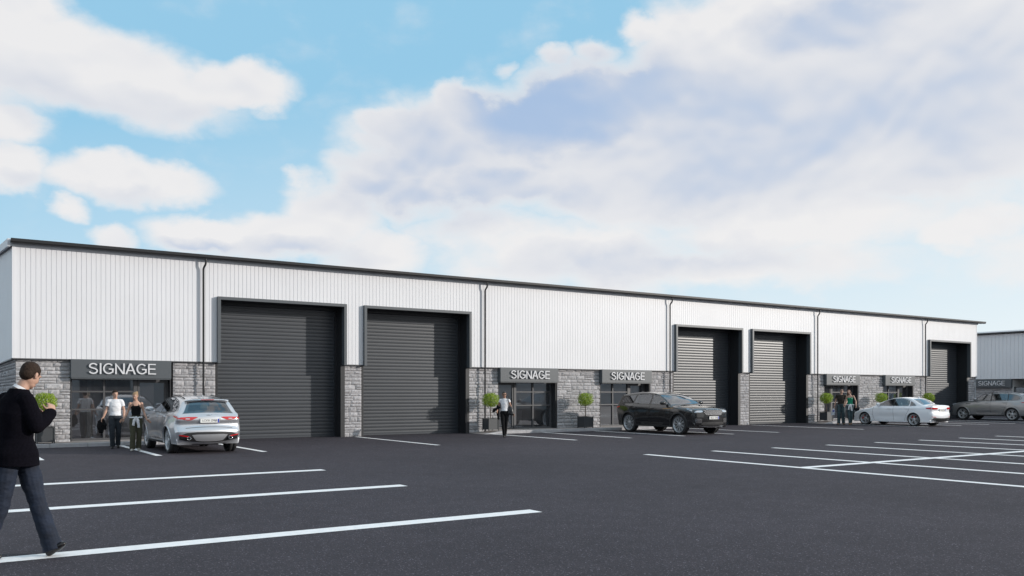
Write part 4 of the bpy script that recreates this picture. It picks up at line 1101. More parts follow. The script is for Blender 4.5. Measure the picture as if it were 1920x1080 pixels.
def rangecar(label):
    S = dict(paint='black', w=.985, belt=1.07, beltrise=.05, zmax=.78, shoulder=.045, tumble=.36, fx=1.1, rx=.9, fn=.10, rn=.12,
             axles=(1.48, -1.40), wr=.39, arch=.425, rim=.295, spokes=10, twin=.11, sw=(.022,.026), rimmat='rim', half=1.75, lip=.045,
             top=[(2.28,.27,.12,.05),(2.37,.36,.13,.08),(2.40,.55,.14,.12),(2.40,.74,.14,.13),(2.37,.92,.13,.12),(2.25,1.02,.10,.10),(1.9,1.075,.07,.09),(1.4,1.115,.05,.08),(1.02,1.145,.05,.06),
                  (.60,1.375,.05,.055),(.12,1.58,.04,.06),(-.35,1.645,.03,.07),(-.8,1.66,.03,.07),(-1.3,1.635,.03,.07),(-1.75,1.59,.03,.07),(-2.06,1.555,.04,.05),(-2.13,1.52,.05,.05),
                  (-2.20,1.36,.06,.05),(-2.30,1.16,.07,.07),(-2.37,1.08,.09,.10),(-2.40,.92,.10,.12),(-2.39,.74,.11,.13),(-2.36,.52,.12,.12),(-2.28,.36,.13,.08),(-2.18,.27,.13,.05)],
             windows=[[(.88,1.165),(.32,1.455),(.03,1.52),(-.10,1.535),(-.13,1.165)], [(-.21,1.165),(-.19,1.54),(-.6,1.55),(-1.0,1.535),(-1.16,1.20)], [(-1.24,1.20),(-1.10,1.53),(-1.5,1.49),(-1.84,1.42),(-1.93,1.34),(-1.94,1.225)]])
    c = Car('parked_car', label, S)
    def idx(x, z): return min(range(c.NT), key=lambda i: (c.C[i][0]-x)**2+(c.C[i][1]-z)**2)
    c.scr = [(idx(.97,1.17), idx(.14,1.57)), (idx(-2.14,1.50), idx(-2.29,1.18))]
    c.bulk()
    c.patch('windscreen', c.scr[0][0], c.scr[0][1], .93, .93, CM['glass']); c.patch('rear_window', c.scr[1][0], c.scr[1][1], .88, .86, CM['glass'])
    for i_, w_ in enumerate(S['windows']): c.side('side_window', smoothpoly(w_, 2, .07), CM['glass' if i_ < 2 else 'glassd'], .006)
    c.sidestrip('door_gap', [(1.0,1.10),(1.03,.95),(1.0,.6),(.95,.40)], .010, CM['joint']); c.sidestrip('door_gap', [(-.17,1.14),(-.17,.8),(-.20,.40)], .010, CM['joint'])
    c.sidestrip('door_gap', [(-1.18,1.16),(-1.12,.95),(-.98,.70),(-.88,.40)], .010, CM['joint'])
    c.side('sill', smoothpoly([(1.03,.27),(1.03,.35),(-.96,.35),(-.96,.27)], 1, .1), CM['plastic'], .008)
    c.sidestrip('flank_trim', [(.94,.455),(.2,.44),(-.6,.45),(-.9,.46)], .02, CM['plastic'], .006)
    c.sidestrip('gold_vent_strip', [(1.20,1.02),(.62,.985)], .014, mat('bronze_trim', (.42,.26,.08), .3, metal=.8), .007)
    c.wheels(); c.cabin(1.6, 1.10); c.mirror(.76, 1.14)
    c.handles([(.0,1.0),(-1.0,1.02)], c.paint); fin(c, -1.55, 1.61, c.paint)
    # nose
    g = c.end('grille', False, smoothpoly([(-.56,.955),(.56,.955),(.50,.80),(.42,.755),(-.42,.755),(-.50,.80)], 1, .1), CM['plastic'], .008)
    bm = bmesh.new()
    for r_ in range(5):
        for k in range(13):
            y = (k-6)*.078+(.039 if r_ % 2 else 0); z = .935-r_*.038
            if abs(y) > .52-.10*(r_/4): continue
            p = c.endp(False, y, z, .014)
            box(bm, p.x-.006, p.x+.008, y-.034, y+.034, z-.015, z+.015)
    obj('grille_mesh', bm, CM['chrome'], g)
    c.end('headlight', False, smoothpoly([(.60,.965),(.955,1.0),(.955,.91),(.70,.875),(.58,.90)], 1, .15), CM['lens'], .010, mirror=True)
    c.side('headlight', [(2.16,.985),(1.86,1.02),(1.92,.965),(2.16,.90)], CM['lens'], .012)
    c.end('bumper_intake', False, smoothpoly([(-.62,.49),(.62,.49),(.70,.40),(.56,.345),(-.56,.345),(-.70,.40)], 1, .12), CM['plastic'], .008)
    for z in (.60, .545, .49):
        c.end('intake_blade', False, [(.66,z),(.94,z+.02),(.94,z),(.68,z-.02)], CM['chrome'], .016, mirror=True)
    c.end('intake_surround', False, smoothpoly([(.62,.62),(.95,.65),(.95,.44),(.66,.45)], 1, .12), CM['plastic'], .008, mirror=True)
    c.end('skid_strip', False, smoothpoly([(-.80,.325),(.80,.325),(.78,.300),(-.78,.300)], 1, .1), CM['rim'], .014)
    c.plate(False, .655, 'NU21 DXB', off=.012)
    me, wd = textmesh('RANGE ROVER', .04, .002); k = .66/wd
    for v in me.vertices: X, Y, Z = v.co; q = c.endp(False, X*k, .982+Z, .006); v.co = (q.x-Y, X*k, .982+Z)
    obj('bonnet_lettering', me, CM['chrome'], c.root)
    c.end('tail_light', True, smoothpoly([(.45,1.03),(.95,1.045),(.95,.98),(.50,.97)], 1, .15), CM['red'], .010, mirror=True)
    c.side('tail_light', [(-2.20,1.05),(-2.0,1.06),(-2.03,1.02),(-2.20,.985)], CM['red'], .012)
    c.end('lower_bumper', True, smoothpoly([(-.9,.52),(.9,.52),(.85,.33),(-.85,.33)], 1, .12), CM['plastic'], .006)
    return c

def saloon(label):
    S = dict(paint='white', w=.895, belt=.895, beltrise=.03, zmax=.62, shoulder=.045, tumble=.46, fx=.9, rx=.9, fn=.15, rn=.12,
             axles=(1.36, -1.27), wr=.325, arch=.352, rim=.243, spokes=5, twin=.17, sw=(.035,.026), rimmat='rim', half=1.6, caliper='redpaint',
             top=[(2.10,.17,.16,.04),(2.19,.28,.18,.08),(2.21,.45,.18,.10),(2.18,.60,.17,.11),(2.05,.72,.14,.11),(1.75,.80,.08,.10),(1.35,.87,.06,.09),(1.05,.925,.05,.07),
                  (.75,1.09,.05,.05),(.30,1.28,.04,.055),(-.05,1.365,.03,.065),(-.4,1.40,.03,.065),(-.8,1.385,.03,.065),(-1.1,1.325,.04,.06),
                  (-1.42,1.17,.05,.055),(-1.70,1.045,.05,.06),(-1.95,1.015,.04,.06),(-2.14,1.025,.05,.05),(-2.19,.985,.06,.07),(-2.22,.86,.09,.10),(-2.20,.72,.10,.11),(-2.25,.62,.12,.11),(-2.26,.45,.13,.10),(-2.20,.30,.13,.06),(-2.10,.19,.13,.04)],
             windows=[[(.70,.985),(.28,1.215),(.0,1.30),(-.13,1.32),(-.16,.97)], [(-.22,.97),(-.20,1.325),(-.5,1.33),(-.80,1.30),(-.98,1.22),(-.98,.985)], [(-1.03,.985),(-1.03,1.20),(-1.15,1.14),(-1.32,1.03),(-1.32,.995)]])
    c = Car('parked_car', label, S)
    def idx(x, z): return min(range(c.NT), key=lambda i: (c.C[i][0]-x)**2+(c.C[i][1]-z)**2)
    c.scr = [(idx(.98,.96), idx(.03,1.345)), (idx(-1.12,1.32), idx(-1.66,1.06))]
    c.bulk()
    c.patch('windscreen', c.scr[0][0], c.scr[0][1], .93, .93, CM['glass']); c.patch('rear_window', c.scr[1][0], c.scr[1][1], .90, .88, CM['glass'])
    for i_, w_ in enumerate(S['windows']): c.side('side_window', smoothpoly(w_, 2, .07), CM['glass' if i_ < 2 else 'glassd'], .006)
    c.side('door_pillar', [(-.15,.965),(-.12,1.325),(-.21,1.33),(-.23,.965)], CM['plastic'], .0045)
    dlo = smoothpoly([(.78,.965),(.28,1.235),(.0,1.32),(-.5,1.35),(-.85,1.31),(-1.05,1.215),(-1.36,1.03),(-1.36,.975),(-.2,.955)], 2, .12)
    c.sidestrip('window_trim', dlo+[dlo[0]], .014, CM['rim'], .005)
    c.sidestrip('door_gap', [(.86,.92),(.90,.8),(.88,.45),(.82,.26)], .009, CM['joint']); c.sidestrip('door_gap', [(-.19,.96),(-.20,.7),(-.22,.26)], .009, CM['joint'])
    c.sidestrip('door_gap', [(-1.06,.97),(-1.04,.78),(-.90,.55),(-.80,.26)], .009, CM['joint'])
    c.sidestrip('crease_shade_strip', [(1.6,.735),(.8,.80),(-.6,.82),(-1.8,.83)], .010, mat('crease_shadow', (.60,.61,.64), .4), .003)  # flat greyer strip: the shade under a shoulder crease, painted on the flank
    c.wheels(); c.cabin(1.35, .93); c.mirror(.62, .965); c.handles([(.0,.84),(-.92,.85)], c.paint)
    fin(c, -1.0, 1.345, c.paint)
    c.end('tail_light', True, smoothpoly([(.42,.90),(.86,.925),(.87,.83),(.74,.80),(.46,.815)], 1, .15), CM['red'], .010, mirror=True)
    c.side('tail_light', [(-2.12,.925),(-1.86,.90),(-1.88,.85),(-2.12,.82)], CM['red'], .012)
    c.plate(True, .79, 'SA16 KXR', off=.012)
    c.end('lower_bumper', True, smoothpoly([(-.72,.40),(.72,.40),(.80,.30),(.70,.22),(-.70,.22),(-.80,.30)], 1, .12), CM['plastic'], .008)
    c.end('fog_reflector', True, smoothpoly([(.58,.455),(.86,.47),(.86,.44),(.58,.43)], 1, .15), CM['red'], .012, mirror=True)
    c.end('boot_gap', True, [(-.60,.705),(.60,.705),(.60,.698),(-.60,.698)], CM['joint'], .006)
    for y in (.62, .50, -.50, -.62):
        p = c.endp(True, y, .285, 0); bm = bmesh.new(); tube(bm, [(p.x+.05, y, .285), (p.x-.035, y, .285)], .038, 16, cap=False); obj('exhaust', bm, CM['chrome'], c.root, smooth=True)
    c.end('headlight', False, smoothpoly([(.50,.66),(.86,.72),(.88,.66),(.56,.57)], 1, .15), CM['lens'], .010, mirror=True)
    c.side('headlight', [(1.98,.71),(1.70,.745),(1.78,.68),(1.98,.64)], CM['lens'], .012)
    c.end('grille', False, smoothpoly([(-.40,.62),(.40,.62),(.34,.30),(-.34,.30)], 1, .12), CM['plastic'], .008)
    c.end('bumper_intake', False, smoothpoly([(.46,.42),(.82,.45),(.80,.26),(.44,.26)], 1, .12), CM['plastic'], .008, mirror=True)
    return c
c = fpace('silver sport utility car parked tail out by the walking couple', 'silver'); c.root.location = (6.21, 25.66, 0); c.root.rotation_euler = (0, 0, R(90)); c.root.scale = (.935,)*3
def kidsof(o): return list(o.children)
g_ = fpace('dark grey sport utility car parked in shade at the right edge', 'grey'); g_.root.location = (52.75, 27.05, 0); g_.root.rotation_euler = (0, 0, R(90))
v_ = rangecar('black sport utility car parked nose out with a bright mesh grille'); v_.root.location = (25.06, 25.86, 0); v_.root.rotation_euler = (0, 0, R(-90))
a_ = saloon('white saloon car with red brake calipers parked beside the couple'); a_.root.location = (40.40, 25.43, 0); a_.root.rotation_euler = (0, 0, R(90))
for q in (c, g_, v_, a_): q.root['group'] = 'cars parked in the bays before the units'
# ================================================================== people
def fused(name, bm, mt, parent, vox=.009, disp=None, smooth_it=4, keep=None):
    """weld overlapping closed lumps into one continuous surface"""
    me = bpy.data.meshes.new(name); bmesh.ops.recalc_face_normals(bm, faces=bm.faces); bm.to_mesh(me); bm.free()
    o = bpy.data.objects.new(name, me); COL.objects.link(o)
    r = o.modifiers.new('r', 'REMESH'); r.mode = 'VOXEL'; r.voxel_size = vox
    sm = o.modifiers.new('s', 'SMOOTH'); sm.iterations = smooth_it; sm.factor = .5
    out = bpy.data.meshes.new_from_object(o.evaluated_get(bpy.context.evaluated_depsgraph_get()))
    bpy.data.objects.remove(o); bpy.data.meshes.remove(me)
    if disp:
        amp, sc = disp[:2]; st = disp[2] if len(disp) > 2 else (1,1,1)
        for v, n in zip(out.vertices, [tuple(v.normal) for v in out.vertices]):
            p = Vector((v.co.x*st[0], v.co.y*st[1], v.co.z*st[2]))*sc
            v.co = v.co + Vector(n)*amp*(mnoise.noise(p)+.5*mnoise.noise(p*2.3))
    if keep:
        b = bmesh.new(); b.from_mesh(out); bmesh.ops.delete(b, geom=[v for v in b.verts if not keep(v.co)], context='VERTS'); b.to_mesh(out); b.free()
    return obj(name, out, mt, parent, smooth=True)
def ell(bm, c, r, fwd=(0,-1,0), up=(0,0,1), seg=16):
    """ellipsoid: r = (side, forward, up)"""
    f = Vector(fwd).normalized(); u = Vector(up); u = (u-f*u.dot(f)).normalized(); x = f.cross(u)
    m = Matrix((( x.x*r[0], f.x*r[1], u.x*r[2], c[0]), (x.y*r[0], f.y*r[1], u.y*r[2], c[1]), (x.z*r[0], f.z*r[1], u.z*r[2], c[2]), (0,0,0,1)))
    bmesh.ops.create_uvsphere(bm, u_segments=seg, v_segments=seg//2+2, radius=1, matrix=m)
def limb(bm, pts, rs, n=14, side=None):
    tube(bm, pts, rs, n, side=side)
    for p, r in ((pts[0], rs[0]), (pts[-1], rs[-1])):
        a, b = r if isinstance(r, tuple) else (r, r)
        ell(bm, p, (min(a,b),)*3, seg=10)
def lerp(a, b, t): return tuple(x+(y-x)*t for x, y in zip(a, b))
def hand(bm, wrist, d, nrm, thumb, k=1.0, curl=.5, spread=.12):
    """palm, four unequal curled fingers and a thumb; d = along the hand, nrm = out of the palm, thumb = side of the thumb"""
    d = Vector(d).normalized(); nrm = Vector(nrm); nrm = (nrm-d*nrm.dot(d)).normalized(); t = Vector(thumb); t = (t-d*t.dot(d)-nrm*t.dot(nrm)).normalized()
    w = Vector(wrist)
    tube(bm, [w-d*.01*k, w+d*.02*k, w+d*.055*k, w+d*.088*k], [(.024*k,.017*k),(.031*k,.016*k),(.040*k,.015*k),(.038*k,.012*k)], 12, side=t)
    for i, L in enumerate((.072, .080, .075, .060)):
        o = w + d*.083*k + t*(.028-.0185*i)*k; dd = (d + t*spread*(1.5-i)*.5).normalized(); p = o; pts = [p]
        for j, f in enumerate((.42, .32, .26)):
            a = curl*(.55+.5*j); q = (dd*math.cos(a) + nrm*math.sin(a)); p = p + q*L*f*k; pts.append(p)
        tube(bm, pts, [.0095*k,.009*k,.008*k,.0062*k], 8); ell(bm, pts[-1], (.0065*k,)*3, seg=8)
    o = w + d*.025*k + t*.026*k; a = (d*.55+t*.75+nrm*.25).normalized(); b = (d*.85+t*.25+nrm*.45*curl).normalized()
    pts = [o, o+a*.035*k, o+a*.035*k+b*.030*k, o+a*.035*k+b*.055*k]
    tube(bm, pts, [.014*k,.0115*k,.010*k,.0075*k], 8); ell(bm, pts[-1], (.0078*k,)*3, seg=8)
def head(bm, c, f, up, k=1.0):
    c = Vector(c); f = Vector(f).normalized(); up = Vector(up); up = (up-f*up.dot(f)).normalized(); s = f.cross(up)
    def at(a, b, z): return c + (s*a + f*b + up*z)*k
    def R_(*r): return tuple(q*k for q in r)
    ell(bm, at(0,-.012,.028), R_(.074,.094,.088), f, up, 22); ell(bm, at(0,.018,-.015), R_(.064,.072,.085), f, up, 20)
    ell(bm, at(0,.035,-.075), R_(.045,.048,.034), f, up, 14); ell(bm, at(0,.066,-.095), R_(.020,.016,.014), f, up, 10)
    for q in (-1, 1):
        ell(bm, at(q*.036,.058,-.03), R_(.020,.018,.022), f, up, 10)                 # cheek
        ell(bm, at(q*.030,.078,.030), R_(.024,.012,.008), f, up, 10)                 # brow
        ell(bm, at(q*.074,-.008,-.010), R_(.008,.020,.032), f, up, 10); ell(bm, at(q*.080,-.016,-.002), R_(.006,.015,.020), f, up, 10)
    tube(bm, [at(0,.078,.022), at(0,.094,-.008), at(0,.105,-.026)], [.009*k,.012*k,.014*k], 8); ell(bm, at(0,.094,-.028), R_(.017,.015,.010), f, up, 10)
    ell(bm, at(0,.082,-.058), R_(.024,.012,.007), f, up, 10); ell(bm, at(0,.080,-.068), R_(.020,.012,.007), f, up, 10)
    return at, R_
PM = dict(
 skin=mat('skin', (.50,.30,.22), .55), skin2=mat('tanned_skin', (.38,.215,.15), .55),
 white=mat('white_cotton', (.74,.74,.76), .85), black=mat('black_cloth', (.010,.010,.011), .95, spec=.15), navy=mat('dark_wool', (.0042,.0038,.0065), 1.0, spec=.08, noise=(60,.3)),
 darkjean=mat('dark_denim', (.020,.026,.034), .85, noise=(40,.2)), jean=mat('blue_denim', (.008,.014,.030), .85, noise=(7,.38,6), bump=(220,.0012)),
 jean2=mat('teal_denim', (.045,.075,.085), .85, noise=(12,.3,5)), olive=mat('olive_cloth', (.062,.060,.035), .9), green=mat('green_satin', (.0,.23,.12), .45),
 brown=mat('dark_brown_cotton', (.030,.022,.016), .9), belt=mat('tan_belt', (.16,.10,.06), .6),
 hairb=mat('brown_hair', (.030,.018,.012), .75, spec=.2, noise=(70,.4,5), bump=(140,.003)), hairl=mat('fair_hair', (.30,.19,.10), .5, noise=(70,.3,5), bump=(120,.003)), hairk=mat('black_hair', (.018,.014,.012), .5, bump=(120,.003)),
 hairr=mat('auburn_hair', (.16,.065,.03), .5, noise=(70,.3,5), bump=(120,.003)), shoe=mat('polished_shoe', (.012,.011,.012), .32), shoe2=mat('tan_shoe', (.20,.12,.07), .6), shoew=mat('pale_shoe', (.45,.42,.38), .7),
 eye=mat('eye', (.05,.04,.035), .2), lip=mat('lips', (.40,.14,.12), .5), bag=mat('black_leather', (.014,.015,.018), .4), phone=mat('phone_case', (.02,.02,.022), .2), poly=mat('carrier_bag', (.62,.64,.68), .4), bluep=mat('bag_print', (.05,.06,.28), .5),
 shades=mat('sunglasses', (.008,.008,.008), .08))
def person(label, J, C, H=1.75, loc=(0,0,0), rz=0.0, group=None, vox=.009):
    """J = joints in metres at stature 1.75 (x to the viewer's right, y away, z up); C = clothes"""
    k = H/1.75; t = thing('person', label, 'person', loc, rz, group)
    J = {a: tuple(q*k for q in b) if a not in ('face','up') else b for a, b in J.items()}
    skin = PM[C.get('skin', 'skin')]; W = C.get('w', 1.0); kk = k*W
    pel, wai, che, nec, hd = (Vector(J[a]) for a in ('pelvis','waist','chest','neck','head'))
    shl = (Vector(J['shR'])-Vector(J['shL'])).normalized()
    hpl = (Vector(J['hipR'])-Vector(J['hipL'])).normalized()
    bm = bmesh.new()
    tor = [pel-Vector((0,0,.06*k)), pel, wai, che, che.lerp(nec,.62), nec]
    tube(bm, tor, [(.10*kk,.08*kk),(.145*kk,.105*kk),(.118*kk,.09*kk),(.150*kk,.105*kk),(.150*kk,.085*kk),(.06*kk,.06*kk)], 20, side=shl)
    limb(bm, [nec-Vector((0,0,.03*k)), nec+(hd-nec)*.45, hd-Vector((0,0,.02*k))], [.060*kk,.052*kk,.052*kk])
    at, R_ = head(bm, hd, J['face'], J['up'], k)
    for s in 'LR':
        sh, el, wr = (Vector(J[a+s]) for a in ('sh','el','wr')); hip, kn, an, toe = (Vector(J[a+s]) for a in ('hip','kn','an','toe'))
        ell(bm, sh, (.046*kk,)*3); limb(bm, [sh, sh.lerp(el,.4), el], [.045*kk,.042*kk,.035*kk]); limb(bm, [el, el.lerp(wr,.3), wr], [.038*kk,.040*kk,.025*kk])
        hd_ = C.get('hand'+s, {}); d = Vector(hd_.get('d', wr-el))
        hand(bm, wr, d, hd_.get('n', (0.3 if s == 'R' else -.3, -.2, 0)), hd_.get('t', (0,-1,0)), k*.98, hd_.get('curl', .45))
        limb(bm, [hip, hip.lerp(kn,.45), kn], [.085*kk,.075*kk,.055*kk]); limb(bm, [kn, kn.lerp(an,.3), an], [.054*kk,.056*kk,.036*kk])
        limb(bm, [an, an.lerp(toe,.15)], [.028*k,.018*k])
    fused('body', bm, skin, t, vox)
    # face details
    for q in (-1, 1):
        b = bmesh.new(); ell(b, at(q*.030,.0765,.012), R_(.011,.007,.006), J['face'], J['up'], 10); obj('eye', b, PM['eye'], t, smooth=True)
    b = bmesh.new(); ell(b, at(0,.0905,-.062), R_(.021,.006,.006), J['face'], J['up'], 10); obj('lips', b, PM['lip'], t, smooth=True)
    if C.get('shades'):
        b = bmesh.new()
        for q in (-1, 1):
            ell(b, at(q*.030,.090,.012), R_(.026,.006,.018), J['face'], J['up'], 12); tube(b, [at(q*.055,.085,.016), at(q*.079,-.01,.012)], .003*k, 6)
        tube(b, [at(-.01,.093,.016), at(.01,.093,.016)], .003*k, 6); obj('sunglasses', b, PM['shades'], t, smooth=True)
    # hair
    h = C['hair']; b = bmesh.new(); F = Vector(J['face']).normalized(); U = Vector(J['up']); U = (U-F*U.dot(F)).normalized()
    ell(b, at(0,-.016,.032), R_(.0795,.096,.091), J['face'], J['up'], 24)
    ell(b, at(0,-.045,-.008), R_(.068,.058,.064), J['face'], J['up'], 20)
    def keep(co):
        v = (co-hd)/k; f_, u_ = v.dot(F), v.dot(U)
        if h.get('long'): return u_ > -.30 and not (f_ > .035 and u_ < .062)
        if f_ > -.012 and u_ < .035 + (.4*(f_+.012)): return f_ < .03 and u_ > -.005 and abs(v.dot(F.cross(U))) > .06
        return u_ > -.072
    if h.get('bun'):
        ell(b, at(0,-.125,.06), R_(.040,.040,.042), J['face'], J['up'], 14)
    if h.get('long'):
        tube(b, [at(0,-.05,.03), at(.01,-.075,-.07), at(.03,-.07,-.19), at(.04,-.06,-.25)], [(.078*k,.05*k),(.075*k,.045*k),(.06*k,.035*k),(.03*k,.02*k)], 14, side=F.cross(U))
        for q in (-1,1): tube(b, [at(q*.062,.01,.03), at(q*.078,.005,-.05), at(q*.075,.0,-.15)], [.028*k,.026*k,.014*k], 10)
    fused('hair', b, PM[h['c']], t, .007, (.0025*k, 60, (1,1,.5)), 2, keep)
    # trousers
    tr = C['legs']; e = tr.get('fit', .016)*k; b = bmesh.new(); fl = tr.get('flare', .0)*k
    tube(b, [wai+(pel-wai)*.25, pel+Vector((0,0,.02*k)), pel-Vector((0,0,.09*k))], [(.126*kk+e*.4,.098*kk+e*.4),(.150*kk+e*.6,.112*kk+e*.6),(.13*kk,.10*kk)], 20, side=hpl)
    for s in 'LR':
        hip, kn, an = (Vector(J[a+s]) for a in ('hip','kn','an')); low = kn.lerp(an, 1.0)+ (an-kn).normalized()*tr.get('drop', .02)*k
        limb(b, [hip, hip.lerp(kn,.5), kn], [.092*kk+e*.5,.078*kk+e,.056*kk+e])
        tube(b, [kn-(kn-hip).normalized()*.02, kn, kn.lerp(low,.35), kn.lerp(low,.8), low], [.055*kk+e,.056*kk+e,.055*kk+e+fl*.2,.044*kk+e+fl*.7,.046*kk+e+fl], 16)
    fused('trousers', b, PM[tr['c']], t, vox, (.006*k, 10, (1,1,1.9)), 4)
    if tr.get('belt'):
        b = bmesh.new(); z0 = wai.lerp(pel,.35); tube(b, [z0-Vector((0,0,.016*k)), z0+Vector((0,0,.016*k))], [(.134*kk+e*.5,.106*kk+e*.5)]*2, 28, side=hpl); obj('belt', b, PM[tr['belt']], t, smooth=True, angle=40)
    for s in 'LR':
        an, toe = Vector(J['an'+s]), Vector(J['toe'+s]); b = bmesh.new(); d = (toe-an); dn = d.normalized()
        flat = Vector((d.x, d.y, 0)).normalized(); heel = an - flat*.035*k - Vector((0,0,.030*k)) if not J.get('heel'+s) else Vector(J['heel'+s])
        sd = Vector((0,0,1)).cross(toe-heel).normalized()
        ball = heel.lerp(toe, .66)
        tube(b, [heel-(ball-heel).normalized()*.02*k, heel, heel.lerp(ball,.5)+Vector((0,0,.006)), ball, toe, toe+(toe-ball).normalized()*.025*k], [(.024*k,.024*k),(.036*k,.034*k),(.039*k,.036*k),(.047*k,.034*k),(.038*k,.026*k),(.016*k,.014*k)], 14, side=sd)
        limb(b, [heel.lerp(an,.3)+Vector((0,0,.01*k)), an+(an-heel)*.05], [.036*k,.036*k]); tube(b, [an.lerp(heel,.2), heel.lerp(toe,.45)+Vector((0,0,.018*k))], [.036*k,.034*k], 12)
        fused('shoe', b, PM[C['shoes']], t, .007, None, 2)
    # top
    tp = C['top']; e = tp.get('fit', .014)*k; b = bmesh.new(); z1 = pel.lerp(wai, tp.get('hem', .45))
    bot = [z1] if tp.get('hem', .45) <= 1 else []
    if tp.get('coat'):
        hem = Vector((pel.x, pel.y, tp['coat']*k))
        tube(b, [hem, pel, wai, che, che.lerp(nec,.55), che.lerp(nec,.84), nec+Vector((0,0,.016*k))], [(.205*kk,.196*kk),(.196*kk,.188*kk),(.162*kk,.138*kk),(.182*kk,.140*kk),(.185*kk,.118*kk),(.125*kk,.095*kk),(.080*kk,.080*kk)], 26, side=shl)
    elif tp.get('tank'):
        tube(b, [z1, wai, che, che.lerp(nec,.30)], [(.140*kk+e,.105*kk+e),(.118*kk+e,.092*kk+e),(.148*kk+e,.106*kk+e*1.6),(.128*kk+e,.092*kk+e)], 22, side=shl)
        fw_ = Vector((-shl.y, shl.x, 0)).normalized(); fw_ = fw_ if fw_.dot(Vector(J['face'])) > 0 else -fw_
        for q in (-1, 1):
            ell(b, che+shl*q*.055*k+fw_*.085*k+Vector((0,0,.01*k)), (.055*k,.045*k,.052*k), fw_)
            a0 = che.lerp(nec,.30)+shl*q*.085*kk+fw_*.082*kk; tube(b, [a0-Vector((0,0,.03*k)), a0+Vector((0,0,.03*k))+fw_*.004, che.lerp(nec,.80)+shl*q*.088*kk+fw_*.01, che.lerp(nec,.40)+shl*q*.09*kk-fw_*.09*kk], .011*k, 8)
    else:
        tube(b, [z1, wai, che, che.lerp(nec,.55), che.lerp(nec,.86), nec+Vector((0,0,-.01*k))], [(.150*kk+e,.112*kk+e),(.128*kk+e,.10*kk+e),(.150*kk+e,.108*kk+e),(.152*kk+e,.09*kk+e),(.112*kk+e,.075*kk+e),(.060*kk+e*.4,.060*kk+e*.4)], 22, side=shl)
    if tp.get('sleeve'):
        for s in 'LR':
            sh, el, wr = (Vector(J[a+s]) for a in ('sh','el','wr')); f = tp['sleeve']
            if f <= 1:
                limb(b, [che.lerp(nec,.62), sh-(sh-che.lerp(nec,.62))*.1, sh.lerp(el, .08)], [.072*kk+e*.5,.058*kk+e*.6,.054*kk+e*.6]); ell(b, sh, (.052*kk+e*.6,)*3); tube(b, [sh-(el-sh)*.03, sh.lerp(el, f*.5), sh.lerp(el, f)], [.053*kk+e*.6,.050*kk+e*.9,.048*kk+e*1.3])
            else:
                limb(b, [sh, sh.lerp(el,.5), el], [.066*kk+e,.060*kk+e,.052*kk+e]); limb(b, [el, el.lerp(wr,.5), el.lerp(wr,.93)], [.052*kk+e,.050*kk+e,.040*kk+e])
    fused('coat' if tp.get('coat') else 'shirt', b, PM[tp['c']], t, vox, tp.get('fold', (.008*k, 9, (1,1,1.3))), 4)
    if C.get('collar'):
        b = bmesh.new(); u = (hd-nec).normalized(); rings = tube(b, [nec+u*.005*k, nec+u*.034*k], [.070*k,.064*k], 28, cap=False); obj('shirt_collar', b, PM[C['collar']], t, smooth=True)
    if C.get('tied'):
        b = bmesh.new(); z0 = pel.lerp(wai,.28); n = 26; fw_ = Vector((-hpl.y, hpl.x, 0)).normalized(); fw_ = fw_ if fw_.dot(Vector((0,-1,0))) > 0 else -fw_
        pts = [z0 + hpl*math.cos(2*math.pi*i/n)*.170*kk + fw_*math.sin(2*math.pi*i/n)*.138*kk + Vector((0,0,.012*math.sin(3*i))) for i in range(n+1)]
        tube(b, pts, [(.022*k,.036*k)]*(n+1), 8, side=(0,0,1)); c0 = z0+fw_*.155*kk
        ell(b, c0, (.045*k,.035*k,.04*k), fw_)
        for q, L in ((-1,.30),(1,.24)):
            tube(b, [c0, c0+hpl*q*.05*k-Vector((0,0,.09*k))+fw_*.01, c0+hpl*q*.075*k-Vector((0,0,L*k))], [(.03*k,.018*k),(.045*k,.022*k),(.036*k,.016*k)], 10, side=hpl)
        fused('tied_jumper', b, PM[C['tied']], t, .009, (.010*k, 22), 2)
    return t
def facing(px):  # turn so that local -y looks back along the line of sight
    return -VA - math.atan((px-960)/1638)
def at_px(px, z):
    """ground point on the line of sight px at depth z (metres), worked out once for the people's places"""
    u = (px-960)/1638*z; return (math.sin(VA)*z+math.cos(VA)*u, math.cos(VA)*z-math.sin(VA)*u, 0)
STAND = dict(pelvis=(0,0,.96), waist=(0,0,1.08), chest=(0,.0,1.28), neck=(0,.01,1.49), head=(0,-.01,1.635), face=(0,-1,-.05), up=(0,0,1),
 shR=(-.175,.0,1.42), shL=(.175,.0,1.42), elR=(-.235,.02,1.14), elL=(.235,.02,1.14), wrR=(-.25,-.04,.89), wrL=(.25,-.04,.89),
 hipR=(-.085,0,.93), hipL=(.085,0,.93), knR=(-.09,-.02,.50), knL=(.09,-.02,.50), anR=(-.09,.02,.08), anL=(.09,.02,.08), toeR=(-.10,-.15,.03), toeL=(.10,-.15,.03))
def pose(**k): d = dict(STAND); d.update(k); return d

